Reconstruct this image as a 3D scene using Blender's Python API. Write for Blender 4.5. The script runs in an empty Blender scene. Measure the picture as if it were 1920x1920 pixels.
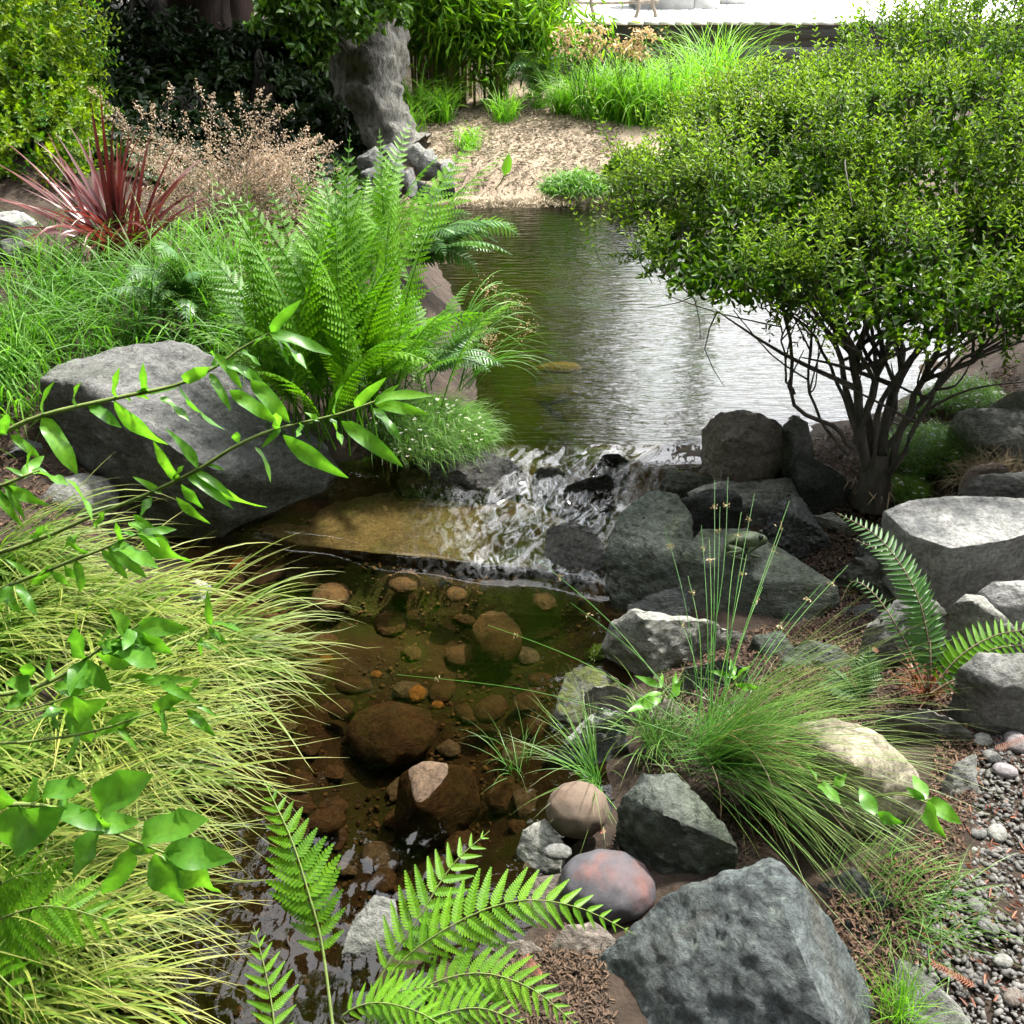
import bpy, bmesh, math, random
import numpy as np
from mathutils import Vector, Matrix, noise

random.seed(7)
R = np.random.RandomState(11)
sc = bpy.context.scene
COL = sc.collection
rad = math.radians

# ------------------------------------------------------------------ camera
CAMZ, PITCH, FPX = 1.75, rad(30.0), 1884.0
cam = bpy.data.cameras.new('camera')
cam.angle = 2 * math.atan(960 / FPX)
cam.clip_start, cam.clip_end = 0.02, 400
camo = bpy.data.objects.new('camera', cam)
camo.location = (0, 0, CAMZ)
camo.rotation_euler = (rad(90) - PITCH, 0, 0)
COL.objects.link(camo)
sc.camera = camo

# ------------------------------------------------------------------ sky and sun
SUN_AZ, SUN_EL = rad(46), rad(60)          # clockwise from +Y
world = bpy.data.worlds.new('World'); sc.world = world; world.use_nodes = True
wn = world.node_tree; wn.nodes.clear()
sky = wn.nodes.new('ShaderNodeTexSky'); sky.sky_type = 'NISHITA'; sky.sun_disc = False
sky.sun_elevation = SUN_EL; sky.sun_rotation = SUN_AZ
sky.air_density = 1.0; sky.dust_density = 3.0; sky.ozone_density = 1.0
bg = wn.nodes.new('ShaderNodeBackground'); bg.inputs[1].default_value = 0.15
wo = wn.nodes.new('ShaderNodeOutputWorld')
hz = wn.nodes.new('ShaderNodeHueSaturation'); hz.inputs['Saturation'].default_value = 0.55   # thin high cloud whitens the whole sky
wn.links.new(sky.outputs[0], hz.inputs['Color'])
cl = wn.nodes.new('ShaderNodeMix'); cl.data_type = 'RGBA'; cl.inputs[0].default_value = 0.6; cl.inputs[7].default_value = (28, 28.3, 28.8, 1)   # bright even cloud cover
wn.links.new(hz.outputs[0], cl.inputs[6]); wn.links.new(cl.outputs[2], bg.inputs[0]); wn.links.new(bg.outputs[0], wo.inputs[0])
sl = bpy.data.lights.new('sun', 'SUN'); sl.energy = 4.8; sl.angle = rad(3); sl.color = (1.0, 0.95, 0.86)
so = bpy.data.objects.new('sun', sl)
sdir = Vector((math.sin(SUN_AZ) * math.cos(SUN_EL), math.cos(SUN_AZ) * math.cos(SUN_EL), math.sin(SUN_EL)))
so.rotation_euler = sdir.to_track_quat('Z', 'Y').to_euler(); so.location = (4, 6, 12)
COL.objects.link(so)
sc.view_settings.view_transform = 'Standard'; sc.view_settings.look = 'None'
sc.view_settings.exposure = 1.38; sc.view_settings.gamma = 1.0
sc.view_settings.use_curve_mapping = False
sc.cycles.use_denoising = True
sc.cycles.max_bounces = 6; sc.cycles.diffuse_bounces = 2; sc.cycles.glossy_bounces = 3
sc.cycles.transmission_bounces = 4; sc.cycles.transparent_max_bounces = 10
sc.cycles.caustics_reflective = False; sc.cycles.caustics_refractive = False
sc.cycles.sample_clamp_indirect = 6.0

# ------------------------------------------------------------------ pixel -> place helpers (photo is 1920 wide)
CP, SP = math.cos(PITCH), math.sin(PITCH)
def ray(px, py):
    return (px - 960.0, CP * FPX + SP * (960 - py), -SP * FPX + CP * (960 - py))
def P(px, py, z):
    d = ray(px, py); t = (z - CAMZ) / d[2]
    return Vector((d[0] * t, d[1] * t, z))
def PY(px, py, Y):
    d = ray(px, py); t = Y / d[1]
    return Vector((d[0] * t, Y, CAMZ + d[2] * t))

# ------------------------------------------------------------------ mesh collecting
class Geo:
    def __init__(s): s.V = []; s.F = {}; s.var = []; s.tip = []; s.n = 0
    def add(s, V, F, var=0.5, tip=0.0):
        V = np.asarray(V, float).reshape(-1, 3); m = len(V)
        F = np.asarray(F, int)
        s.V.append(V); s.F.setdefault(F.shape[1], []).append(F + s.n)
        s.var.append(np.broadcast_to(np.asarray(var, float), (m,)))
        s.tip.append(np.broadcast_to(np.asarray(tip, float), (m,)))
        s.n += m
    def mesh(s, name, mat, smooth=False):
        V = np.concatenate(s.V); me = bpy.data.meshes.new(name)
        loops = []; starts = []; k0 = 0
        for k, arrs in s.F.items():
            A = np.concatenate(arrs); loops.append(A.ravel())
            starts.append(k0 + np.arange(len(A)) * k); k0 += A.size
        loops = np.concatenate(loops); starts = np.concatenate(starts)
        me.vertices.add(len(V)); me.vertices.foreach_set('co', V.ravel())
        me.loops.add(len(loops)); me.loops.foreach_set('vertex_index', loops.astype(np.int32))
        me.polygons.add(len(starts)); me.polygons.foreach_set('loop_start', starts.astype(np.int32))
        me.update(calc_edges=True)
        a = me.attributes.new('var', 'FLOAT', 'POINT'); a.data.foreach_set('value', np.concatenate(s.var))
        a = me.attributes.new('tip', 'FLOAT', 'POINT'); a.data.foreach_set('value', np.concatenate(s.tip))
        if smooth: me.polygons.foreach_set('use_smooth', np.ones(len(starts), bool))
        if mat: me.materials.append(mat)
        return me
    def build(s, name, mat, parent=None, smooth=False):
        return link(name, s.mesh(name, mat, smooth), parent)

def link(name, me, parent=None):
    o = bpy.data.objects.new(name, me); COL.objects.link(o)
    if parent is not None:
        o.parent = parent
        o.matrix_parent_inverse = parent.matrix_basis.inverted()
    return o
def tag(o, label=None, cat=None, group=None, kind=None):
    if label: o['label'] = label
    if cat: o['category'] = cat
    if group: o['group'] = group
    if kind: o['kind'] = kind
    return o
def thing(name, label, cat, loc, group=None):
    o = bpy.data.objects.new(name, None); COL.objects.link(o)
    o.empty_display_size = 0.05; o.location = loc
    return tag(o, label, cat, group)

# ------------------------------------------------------------------ materials
def newmat(name):
    m = bpy.data.materials.new(name); m.use_nodes = True
    nt = m.node_tree; nt.nodes.clear()
    out = nt.nodes.new('ShaderNodeOutputMaterial')
    return m, nt, out
def nd(nt, typ, ins=None, **props):
    n = nt.nodes.new(typ)
    for k, v in props.items(): setattr(n, k, v)
    for k, v in (ins or {}).items():
        sock = n.inputs[k]
        if hasattr(v, 'is_output') or isinstance(v, bpy.types.NodeSocket): nt.links.new(v, sock)
        else: sock.default_value = v
    return n
def rgb(c): return (c[0], c[1], c[2], 1.0)
def mixc(nt, fac, a, b, mode='MIX'):
    n = nt.nodes.new('ShaderNodeMix'); n.data_type = 'RGBA'; n.blend_type = mode
    for sock, v in ((n.inputs[0], fac), (n.inputs[6], a), (n.inputs[7], b)):
        if isinstance(v, bpy.types.NodeSocket): nt.links.new(v, sock)
        else: sock.default_value = rgb(v) if isinstance(v, (tuple, list)) else v
    return n.outputs[2]
def ramp(nt, fac, stops):
    n = nt.nodes.new('ShaderNodeValToRGB'); cr = n.color_ramp
    while len(cr.elements) < len(stops): cr.elements.new(0.5)
    for e, (p, c) in zip(cr.elements, stops): e.position = p; e.color = rgb(c) if isinstance(c, tuple) else (c, c, c, 1)
    nt.links.new(fac, n.inputs[0]); return n.outputs[0]
def coords(nt, scale=(1, 1, 1)):
    t = nt.nodes.new('ShaderNodeTexCoord')
    mp = nd(nt, 'ShaderNodeMapping', {'Vector': t.outputs['Object'], 'Scale': scale})
    return mp.outputs[0]
def noise_t(nt, vec, scale, detail=6, rough=0.6, dist=0.0):
    n = nd(nt, 'ShaderNodeTexNoise', {'Scale': scale, 'Detail': detail, 'Roughness': rough, 'Distortion': dist})
    if vec is not None: nt.links.new(vec, n.inputs['Vector'])
    return n.outputs['Fac']

def leaf_mat(name, c1, c2, ctip=None, trans=0.42, rough=0.45, spec=0.35, tcol=None):
    m, nt, out = newmat(name)
    av = nd(nt, 'ShaderNodeAttribute', attribute_name='var')
    col = mixc(nt, av.outputs['Fac'], c1, c2)
    if ctip:
        at = nd(nt, 'ShaderNodeAttribute', attribute_name='tip')
        col = mixc(nt, at.outputs['Fac'], col, ctip)
    nz = noise_t(nt, coords(nt), 9.0, 3, 0.6)
    col = mixc(nt, 1.0, col, ramp(nt, nz, [(0.25, (0.72, 0.72, 0.75)), (0.75, (1.2, 1.2, 1.1))]), 'MULTIPLY')
    oi = nd(nt, 'ShaderNodeObjectInfo')
    col = mixc(nt, 1.0, col, ramp(nt, oi.outputs['Random'], [(0.0, (0.72, 0.8, 0.8)), (1.0, (1.22, 1.15, 1.1))]), 'MULTIPLY')
    pb = nd(nt, 'ShaderNodeBsdfPrincipled', {'Base Color': col, 'Roughness': rough, 'Specular IOR Level': spec})
    tc = mixc(nt, 1.0, col, tcol or (1.35, 1.45, 0.55), 'MULTIPLY')
    tr = nd(nt, 'ShaderNodeBsdfTranslucent', {'Color': tc})
    mx = nd(nt, 'ShaderNodeMixShader', {0: trans, 1: pb.outputs[0], 2: tr.outputs[0]})
    nt.links.new(mx.outputs[0], out.inputs[0]); return m

def rock_mat(name, dark, light, tint=None, lichen=(0.42, 0.45, 0.36), lamt=0.35, scale=5.0, bump=0.5, strata=(1, 1, 2.2), rough=0.8, moss=0.0, speck=1.0):
    m, nt, out = newmat(name)
    v = coords(nt); vs = coords(nt, strata)
    big = noise_t(nt, vs, scale, 8, 0.65, 0.6)
    col = ramp(nt, big, [(0.32, dark), (0.68, light)])
    if tint:
        t = noise_t(nt, v, scale * 0.55, 4, 0.6, 0.4)
        col = mixc(nt, ramp(nt, t, [(0.48, 0.0), (0.66, 0.75)]), col, tint)
    fine = noise_t(nt, v, scale * 16, 6, 0.75)
    col = mixc(nt, 1.0, col, ramp(nt, fine, [(0.3, tuple(1 - .58 * speck for _ in range(3))), (0.7, tuple(1 + .58 * speck for _ in range(3)))]), 'MULTIPLY')
    l1 = noise_t(nt, v, scale * 3.2, 8, 0.75, 0.3)
    col = mixc(nt, ramp(nt, l1, [(0.56, 0.0), (0.66, lamt)]), col, lichen)
    vor = nd(nt, 'ShaderNodeTexVoronoi', {'Scale': scale * 5, 'Randomness': 1.0}, feature='F1'); nt.links.new(v, vor.inputs['Vector'])
    col = mixc(nt, ramp(nt, vor.outputs['Distance'], [(0.1, 0.5 * lamt), (0.22, 0.0)]), col, lichen)
    if moss > 0:
        g = nd(nt, 'ShaderNodeNewGeometry'); sx = nd(nt, 'ShaderNodeSeparateXYZ', {0: g.outputs['Normal']})
        mm = nd(nt, 'ShaderNodeMath', {0: sx.outputs[2], 1: l1}, operation='MULTIPLY')
        col = mixc(nt, ramp(nt, mm.outputs[0], [(0.5 - moss * 0.3, 0.0), (0.62 - moss * 0.3, 0.85)]), col, (0.09, 0.11, 0.018))
    crack = noise_t(nt, vs, scale * 4, 8, 0.72, 0.35)
    col = mixc(nt, 1.0, col, ramp(nt, crack, [(0.32, tuple(1 - .5 * speck for _ in range(3))), (0.48, (1.0, 1.0, 1.0)), (0.72, tuple(1 + .2 * speck for _ in range(3)))]), 'MULTIPLY')
    pb = nd(nt, 'ShaderNodeBsdfPrincipled', {'Base Color': col, 'Roughness': rough, 'Specular IOR Level': 0.3})
    b1 = nd(nt, 'ShaderNodeBump', {'Strength': min(1.0, bump * 1.5), 'Distance': 0.035, 'Height': crack})
    b2 = nd(nt, 'ShaderNodeBump', {'Strength': bump * 0.8, 'Distance': 0.004, 'Height': fine, 'Normal': b1.outputs[0]})
    nt.links.new(b2.outputs[0], pb.inputs['Normal'])
    nt.links.new(pb.outputs[0], out.inputs[0]); return m

def plain_mat(name, c1, c2, scale=8, stretch=(1, 1, 1), rough=0.8, bump=0.3, spec=0.3):
    m, nt, out = newmat(name)
    v = coords(nt, stretch); n = noise_t(nt, v, scale, 7, 0.65, 0.3)
    av = nd(nt, 'ShaderNodeAttribute', attribute_name='var')
    col = ramp(nt, n, [(0.3, c1), (0.7, c2)])
    col = mixc(nt, 1.0, col, ramp(nt, av.outputs['Fac'], [(0.0, (0.7, 0.7, 0.7)), (1.0, (1.3, 1.3, 1.3))]), 'MULTIPLY')
    pb = nd(nt, 'ShaderNodeBsdfPrincipled', {'Base Color': col, 'Roughness': rough, 'Specular IOR Level': spec})
    b = nd(nt, 'ShaderNodeBump', {'Strength': bump, 'Distance': 0.02, 'Height': n})
    nt.links.new(b.outputs[0], pb.inputs['Normal']); nt.links.new(pb.outputs[0], out.inputs[0]); return m

def water_mat(name, tint, rip, strength, foam=0.0):
    m, nt, out = newmat(name)
    h = None
    for sx, sy, scl, wt in rip:
        n = noise_t(nt, coords(nt, (sx, sy, 1)), scl, 2, 0.5, 0.3)
        k = nd(nt, 'ShaderNodeMath', {0: n, 1: wt}, operation='MULTIPLY').outputs[0]
        h = k if h is None else nd(nt, 'ShaderNodeMath', {0: h, 1: k}, operation='ADD').outputs[0]
    b = nd(nt, 'ShaderNodeBump', {'Strength': strength, 'Distance': 0.012, 'Height': h})
    fr = nd(nt, 'ShaderNodeFresnel', {'IOR': 1.33, 'Normal': b.outputs[0]})
    tr = nd(nt, 'ShaderNodeBsdfTransparent', {'Color': rgb(tint)})
    gl = nd(nt, 'ShaderNodeBsdfGlossy', {'Color': (1, 1, 1, 1), 'Roughness': 0.03, 'Normal': b.outputs[0]})
    mx = nd(nt, 'ShaderNodeMixShader', {0: fr.outputs[0], 1: tr.outputs[0], 2: gl.outputs[0]})
    res = mx.outputs[0]
    if foam > 0:
        at = nd(nt, 'ShaderNodeAttribute', attribute_name='tip')
        fn = noise_t(nt, coords(nt, (1, 0.4, 1)), 34, 6, 0.7, 1.2)
        ff = nd(nt, 'ShaderNodeMath', {0: ramp(nt, fn, [(0.46, 0.0), (0.66, 1.0)]), 1: at.outputs['Fac']}, operation='MULTIPLY')
        fk = nd(nt, 'ShaderNodeMath', {0: ff.outputs[0], 1: foam}, operation='MULTIPLY')
        df = nd(nt, 'ShaderNodeBsdfDiffuse', {'Color': (0.82, 0.85, 0.88, 1)})
        res = nd(nt, 'ShaderNodeMixShader', {0: fk.outputs[0], 1: res, 2: df.outputs[0]}).outputs[0]
    nt.links.new(res, out.inputs[0]); return m

M = {}
M['rock_slate'] = rock_mat('rock_slate', (0.055, 0.057, 0.057), (0.155, 0.155, 0.148), (0.09, 0.095, 0.08), (0.26, 0.27, 0.23), 0.35)
M['rock_dark'] = rock_mat('rock_dark', (0.045, 0.05, 0.052), (0.12, 0.125, 0.12), None, (0.22, 0.24, 0.2), 0.3)
M['rock_mid'] = rock_mat('rock_mid', (0.085, 0.088, 0.085), (0.22, 0.22, 0.205), (0.15, 0.16, 0.12), (0.36, 0.37, 0.31), 0.4)
M['rock_green'] = rock_mat('rock_green', (0.05, 0.062, 0.055), (0.125, 0.14, 0.115), (0.07, 0.09, 0.045), (0.2, 0.23, 0.15), 0.3)
M['rock_pale'] = rock_mat('rock_pale', (0.20, 0.205, 0.20), (0.40, 0.40, 0.385), None, (0.13, 0.13, 0.12), 0.5)
M['rock_light'] = rock_mat('rock_light', (0.16, 0.165, 0.155), (0.34, 0.335, 0.30), (0.17, 0.18, 0.13), (0.42, 0.43, 0.37), 0.35)
M['rock_tan'] = rock_mat('rock_tan', (0.14, 0.122, 0.09), (0.28, 0.245, 0.185), None, (0.4, 0.38, 0.3), 0.3, bump=0.3)
M['rock_blue'] = rock_mat('rock_blue', (0.045, 0.058, 0.06), (0.15, 0.175, 0.175), (0.10, 0.095, 0.075), (0.3, 0.36, 0.3), 0.45, scale=6, bump=0.9)
M['rock_brown'] = rock_mat('rock_brown', (0.10, 0.082, 0.068), (0.22, 0.19, 0.165), None, (0.2, 0.17, 0.1), 0.25)
M['rock_wet'] = rock_mat('rock_wet', (0.028, 0.028, 0.026), (0.09, 0.088, 0.078), None, (0.1, 0.1, 0.08), 0.3, bump=0.9, rough=0.18)
M['rock_bed'] = rock_mat('rock_bed', (0.065, 0.043, 0.028), (0.14, 0.09, 0.055), (0.06, 0.06, 0.025), (0.17, 0.12, 0.06), 0.2)
M['rock_amber'] = rock_mat('rock_amber', (0.25, 0.12, 0.035), (0.5, 0.27, 0.09), None, (0.4, 0.3, 0.15), 0.2)
M['rock_algae'] = rock_mat('rock_algae', (0.05, 0.042, 0.022), (0.12, 0.098, 0.05), (0.045, 0.07, 0.014), (0.10, 0.085, 0.045), 0.2)
M['rock_mossy'] = rock_mat('rock_mossy', (0.08, 0.085, 0.075), (0.17, 0.17, 0.15), None, (0.25, 0.26, 0.2), 0.3, moss=0.7)
M['rock_lichen'] = rock_mat('rock_lichen', (0.3, 0.31, 0.29), (0.6, 0.62, 0.57), None, (0.12, 0.13, 0.12), 0.5)
M['rock_purple'] = rock_mat('rock_purple', (0.13, 0.12, 0.125), (0.26, 0.235, 0.24), None, (0.3, 0.28, 0.27), 0.3, bump=0.3)
M['rock_red'] = rock_mat('rock_red', (0.05, 0.048, 0.055), (0.085, 0.08, 0.09), (0.3, 0.075, 0.02), (0.25, 0.24, 0.24), 0.08, scale=5, bump=0.08, strata=(1, 1, 1), speck=.25)
M['rock_warm'] = rock_mat('rock_warm', (0.09, 0.07, 0.052), (0.15, 0.11, 0.08), (0.13, 0.06, 0.04), (0.25, 0.2, 0.15), 0.06, bump=0.08, speck=.25)
M['rock_pink'] = rock_mat('rock_pink', (0.26, 0.2, 0.17), (0.42, 0.34, 0.29), None, (0.4, 0.38, 0.33), 0.3)

M['fern'] = leaf_mat('fern', (0.07, 0.20, 0.008), (0.14, 0.32, 0.012), None, 0.5)
M['fern_fore'] = leaf_mat('fern_fore', (0.13, 0.32, 0.02), (0.19, 0.40, 0.03), None, 0.45)
M['fern_dark'] = leaf_mat('fern_dark', (0.03, 0.095, 0.022), (0.06, 0.15, 0.03), None, 0.35)
M['fern_blue'] = leaf_mat('fern_blue', (0.05, 0.14, 0.04), (0.10, 0.21, 0.06), None, 0.3, rough=0.35, spec=0.5)
M['sedge'] = leaf_mat('sedge', (0.05, 0.20, 0.008), (0.30, 0.36, 0.075), (0.30, 0.28, 0.085), 0.35, rough=0.5)
M['strap'] = leaf_mat('strap', (0.04, 0.15, 0.012), (0.10, 0.27, 0.02), (0.12, 0.24, 0.04), 0.4, rough=0.5, spec=0.3)
M['rush'] = leaf_mat('rush', (0.035, 0.15, 0.015), (0.10, 0.25, 0.04), (0.18, 0.22, 0.07), 0.25)
M['rush_dry'] = leaf_mat('rush_dry', (0.2, 0.11, 0.05), (0.36, 0.26, 0.15), None, 0.2)
M['tallgrass'] = leaf_mat('tallgrass', (0.07, 0.23, 0.012), (0.14, 0.35, 0.022), (0.18, 0.34, 0.05), 0.45)
M['red_leaf'] = leaf_mat('red_leaf', (0.07, 0.008, 0.012), (0.17, 0.045, 0.05), (0.16, 0.065, 0.06), 0.4, rough=0.32, spec=0.5, tcol=(1.2, 0.6, 0.45))
M['dry_flower'] = leaf_mat('dry_flower', (0.38, 0.28, 0.22), (0.60, 0.49, 0.41), None, 0.35, tcol=(1.2, 1.1, 0.9))
M['umbel'] = leaf_mat('umbel', (0.3, 0.22, 0.12), (0.5, 0.4, 0.24), None, 0.3, tcol=(1.2, 1.1, 0.9))
M['box_leaf'] = leaf_mat('box_leaf', (0.03, 0.095, 0.006), (0.11, 0.21, 0.012), (0.26, 0.36, 0.035), 0.42, rough=0.45, spec=0.3)
M['yellow_leaf'] = leaf_mat('yellow_leaf', (0.04, 0.13, 0.008), (0.19, 0.28, 0.012), None, 0.45)
M['broad_leaf'] = leaf_mat('broad_leaf', (0.08, 0.24, 0.03), (0.15, 0.34, 0.035), None, 0.5, rough=0.38, spec=0.45)
M['tree_leaf'] = leaf_mat('tree_leaf', (0.03, 0.085, 0.012), (0.08, 0.16, 0.02), None, 0.35)
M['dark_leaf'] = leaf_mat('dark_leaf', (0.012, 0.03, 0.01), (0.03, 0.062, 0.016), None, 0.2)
M['bamboo_leaf'] = leaf_mat('bamboo_leaf', (0.06, 0.18, 0.01), (0.2, 0.34, 0.02), (0.24, 0.3, 0.04), 0.5)
M['groundcover'] = leaf_mat('groundcover', (0.07, 0.2, 0.02), (0.16, 0.32, 0.05), (0.22, 0.36, 0.1), 0.45)
M['petal'] = leaf_mat('petal', (0.7, 0.7, 0.66), (0.85, 0.85, 0.82), None, 0.3, tcol=(1, 1, 1))
M['moss_green'] = leaf_mat('moss_green', (0.045, 0.085, 0.008), (0.12, 0.17, 0.02), None, 0.3)
M['moss_orange'] = leaf_mat('moss_orange', (0.14, 0.11, 0.02), (0.3, 0.19, 0.045), None, 0.3, tcol=(1.2, 1.1, 0.6))
M['litter'] = leaf_mat('litter', (0.05, 0.03, 0.021), (0.15, 0.09, 0.06), None, 0.1, rough=0.8, tcol=(1, 1, 1))
M['straw'] = leaf_mat('straw', (0.24, 0.185, 0.13), (0.46, 0.38, 0.28), None, 0.1, rough=0.8, tcol=(1, 1, 1))
M['rust_leaf'] = leaf_mat('rust_leaf', (0.13, 0.04, 0.02), (0.24, 0.09, 0.045), None, 0.25, tcol=(1.3, 1, 0.7))
M['stem_green'] = plain_mat('stem_green', (0.10, 0.15, 0.03), (0.16, 0.21, 0.06), 30)
M['stem_brown'] = plain_mat('stem_brown', (0.12, 0.09, 0.06), (0.2, 0.15, 0.1), 30)
M['box_bark'] = plain_mat('box_bark', (0.035, 0.032, 0.03), (0.12, 0.105, 0.09), 40, (1, 1, 0.25), 0.85, 0.6)
M['redwood_bark'] = plain_mat('redwood_bark', (0.025, 0.016, 0.013), (0.075, 0.048, 0.038), 14, (1, 1, 0.08), 0.9, 1.0)
M['pale_bark'] = plain_mat('pale_bark', (0.035, 0.033, 0.028), (0.24, 0.23, 0.2), 30, (1, 1, 0.45), 0.9, 1.0)
M['dark_bark'] = plain_mat('dark_bark', (0.02, 0.018, 0.016), (0.05, 0.045, 0.04), 14, (1, 1, 0.2), 0.9, 0.8)
M['cane'] = plain_mat('cane', (0.12, 0.10, 0.045), (0.26, 0.21, 0.10), 3, (1, 1, 1), 0.5, 0.1)
M['deck_board'] = plain_mat('deck_board', (0.55, 0.55, 0.54), (0.72, 0.72, 0.71), 6, (8, 0.4, 1), 0.55, 0.15)
M['fascia'] = plain_mat('fascia', (0.055, 0.058, 0.055), (0.10, 0.10, 0.095), 5, (0.4, 4, 6), 0.7, 0.2)
M['grey_panel'] = plain_mat('grey_panel', (0.26, 0.26, 0.25), (0.34, 0.34, 0.33), 4, (1, 1, 5), 0.6, 0.1)
M['pale_paint'] = plain_mat('pale_paint', (0.6, 0.6, 0.58), (0.74, 0.74, 0.72), 5, (1, 1, 1), 0.6, 0.1)
M['drift'] = plain_mat('drift', (0.10, 0.08, 0.06), (0.3, 0.25, 0.2), 20, (1, 1, 0.3), 0.8, 0.4)
M['step_stone'] = plain_mat('step_stone', (0.32, 0.32, 0.28), (0.5, 0.5, 0.45), 6)
M['pebble'] = plain_mat('pebble', (0.06, 0.058, 0.055), (0.15, 0.145, 0.135), 12, (1, 1, 1), 0.75, 0.1)
M['bed_pebble'] = plain_mat('bed_pebble', (0.05, 0.034, 0.018), (0.13, 0.085, 0.04), 10, (1, 1, 1), 0.7, 0.1)
M['frog_skin'] = plain_mat('frog_skin', (0.045, 0.075, 0.03), (0.12, 0.16, 0.07), 60, (1, 1, 1), 0.4, 0.4, 0.5)
M['frog_eye'] = plain_mat('frog_eye', (0.01, 0.01, 0.008), (0.03, 0.025, 0.01), 60, (1, 1, 1), 0.1, 0.0, 0.6)

# ------------------------------------------------------------------ terrain
def poly_dist(pts, poly):
    """signed distance (+ inside) of pts (n,2) to polygon"""
    poly = np.asarray(poly, float); a = poly; b = np.roll(poly, -1, 0)
    best = np.full(len(pts), 1e9); inside = np.zeros(len(pts), bool)
    for (ax, ay), (bx, by) in zip(a, b):
        ex, ey = bx - ax, by - ay; L2 = ex * ex + ey * ey + 1e-12
        t = np.clip(((pts[:, 0] - ax) * ex + (pts[:, 1] - ay) * ey) / L2, 0, 1)
        d = np.hypot(pts[:, 0] - ax - t * ex, pts[:, 1] - ay - t * ey); best = np.minimum(best, d)
        c = ((ay > pts[:, 1]) != (by > pts[:, 1]))
        xi = (bx - ax) * (pts[:, 1] - ay) / ((by - ay) if abs(by - ay) > 1e-9 else 1e-9) + ax
        inside ^= c & (pts[:, 0] < xi)
    return np.where(inside, best, -best)
def sstep(a, b, x):
    t = np.clip((x - a) / (b - a), 0, 1); return t * t * (3 - 2 * t)
def pxy(lst, z): return [tuple(P(x, y, z)[:2]) for x, y in lst]

LOWER = pxy([(330, 1030), (360, 1000), (560, 960), (700, 1000), (1140, 1060), (1180, 1170), (1120, 1260), (1100, 1340), (1070, 1430), (1020, 1560), (980, 1660), (820, 1760), (730, 1850), (660, 2050), (180, 2050), (230, 1800), (300, 1620), (420, 1500), (480, 1330), (420, 1180), (350, 1100)], 0)
MID = pxy([(480, 1000), (600, 925), (740, 890), (960, 850), (1140, 860), (1290, 840), (1230, 930), (1150, 1000), (1150, 1095), (850, 1075)], 0.06)
POND = pxy([(940, 870), (930, 740), (895, 600), (840, 500), (780, 430), (760, 392), (870, 378), (1100, 368), (1300, 366), (1560, 400), (1800, 480), (1800, 600), (1740, 700), (1600, 770), (1400, 800), (1310, 830), (1250, 870), (1100, 880)], 0.12)
YLIP = P(1100, 862, 0.12).y
EA, EB = P(490, 988, 0.04), P(1130, 1085, 0.04)
def yedge(x): return 0.016 * np.sin(7.0 * x + .5) + 0.010 * np.sin(19.0 * x) + EA.y + (EB.y - EA.y) * np.clip((x - EA.x) / (EB.x - EA.x), -0.3, 1.3)
def water_z(x, y):
    ye = yedge(x)
    z = 0.04 * sstep(ye - 0.07, ye + 0.0, y)
    z = z + 0.02 * sstep(ye + 0.02, np.maximum(YLIP - 0.2, ye + 0.1), y)
    z = z + 0.06 * sstep(YLIP - 0.24, YLIP - 0.01, y)
    return z
CTRL = np.array([(1.0, 1.3, .13), (1.2, 1.7, .15), (.6, .8, .06), (0, .3, .1), (1.8, 1.0, .2), (1.3, 2.2, .22), (1.1, 2.75, .26), (1.6, 2.6, .31), (2.2, 2.5, .36),
    (.62, 2.3, .06), (.45, 1.7, .04), (.75, 2.0, .10), (.85, 2.45, .0), (1.02, 2.42, .04), (1.0, 2.25, .06), (1.05, 2.08, .09), (.98, 1.86, .13), (1.12, 2.36, .10), (.7, 2.6, .05), (.9, 2.75, .16), (1.7, 3.2, .28), (2.6, 3.6, .4), (2.6, 5, .35), (2.6, 7, .38), (.5, 7.5, .3), (-.3, 7.4, .33), (.3, 8.5, .45), (1, 10, .55),
    (-.9, 6.3, .36), (-1.0, 5, .42), (-1.0, 4.2, .38), (-.85, 3.5, .27), (-1.7, 4.3, .42), (-2.5, 4.3, .5), (-2, 3.3, .34), (-1.6, 2.8, .18), (-1.3, 2.3, .13),
    (-.9, 1.7, .08), (-.8, 1.2, .08), (-2, 1.5, .25), (-3, 6, .65), (-3, 10, .95), (3, 12, .6), (0, 14, .8), (-8, 12, 1.5), (8, 12, .8), (0, -5, .2), (5, 0, .4), (-5, 0, .5),
    (0, 50, 2), (40, 30, 2), (-40, 30, 3), (30, -30, 1), (-30, -30, 1), (80, 80, 2), (-80, 80, 3)])
def ground_z(x, y):
    x = np.atleast_1d(np.asarray(x, float)); y = np.atleast_1d(np.asarray(y, float))
    num = np.zeros(len(x)); den = np.zeros(len(x))
    for cx, cy, cz in CTRL:
        w = 1 / ((x - cx) ** 2 + (y - cy) ** 2 + 0.06) ** 1.8; num += w * cz; den += w
    g = num / den
    pts = np.stack([x, y], 1)
    dl, dm, dp = poly_dist(pts, LOWER), poly_dist(pts, MID), poly_dist(pts, POND)
    d = np.maximum(np.maximum(dl, dm), dp)
    wl = water_z(x, y)
    depth = np.where(y > YLIP, 0.38, 0.17)
    inside = wl - depth * sstep(-0.02, np.where(y > YLIP, 0.6, 0.3), d) - 0.0
    inside = np.where((dm > 0.02) & (dl < 0.05) & (y < YLIP + 0.05), np.minimum(inside, wl - 0.11), inside)
    outside = (wl - 0.01) + (np.maximum(g, wl + 0.02) - wl + 0.01) * sstep(0, 0.4, -d)
    return np.where(d > 0, inside, outside)
def gz(x, y): return float(ground_z([x], [y])[0])

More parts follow.
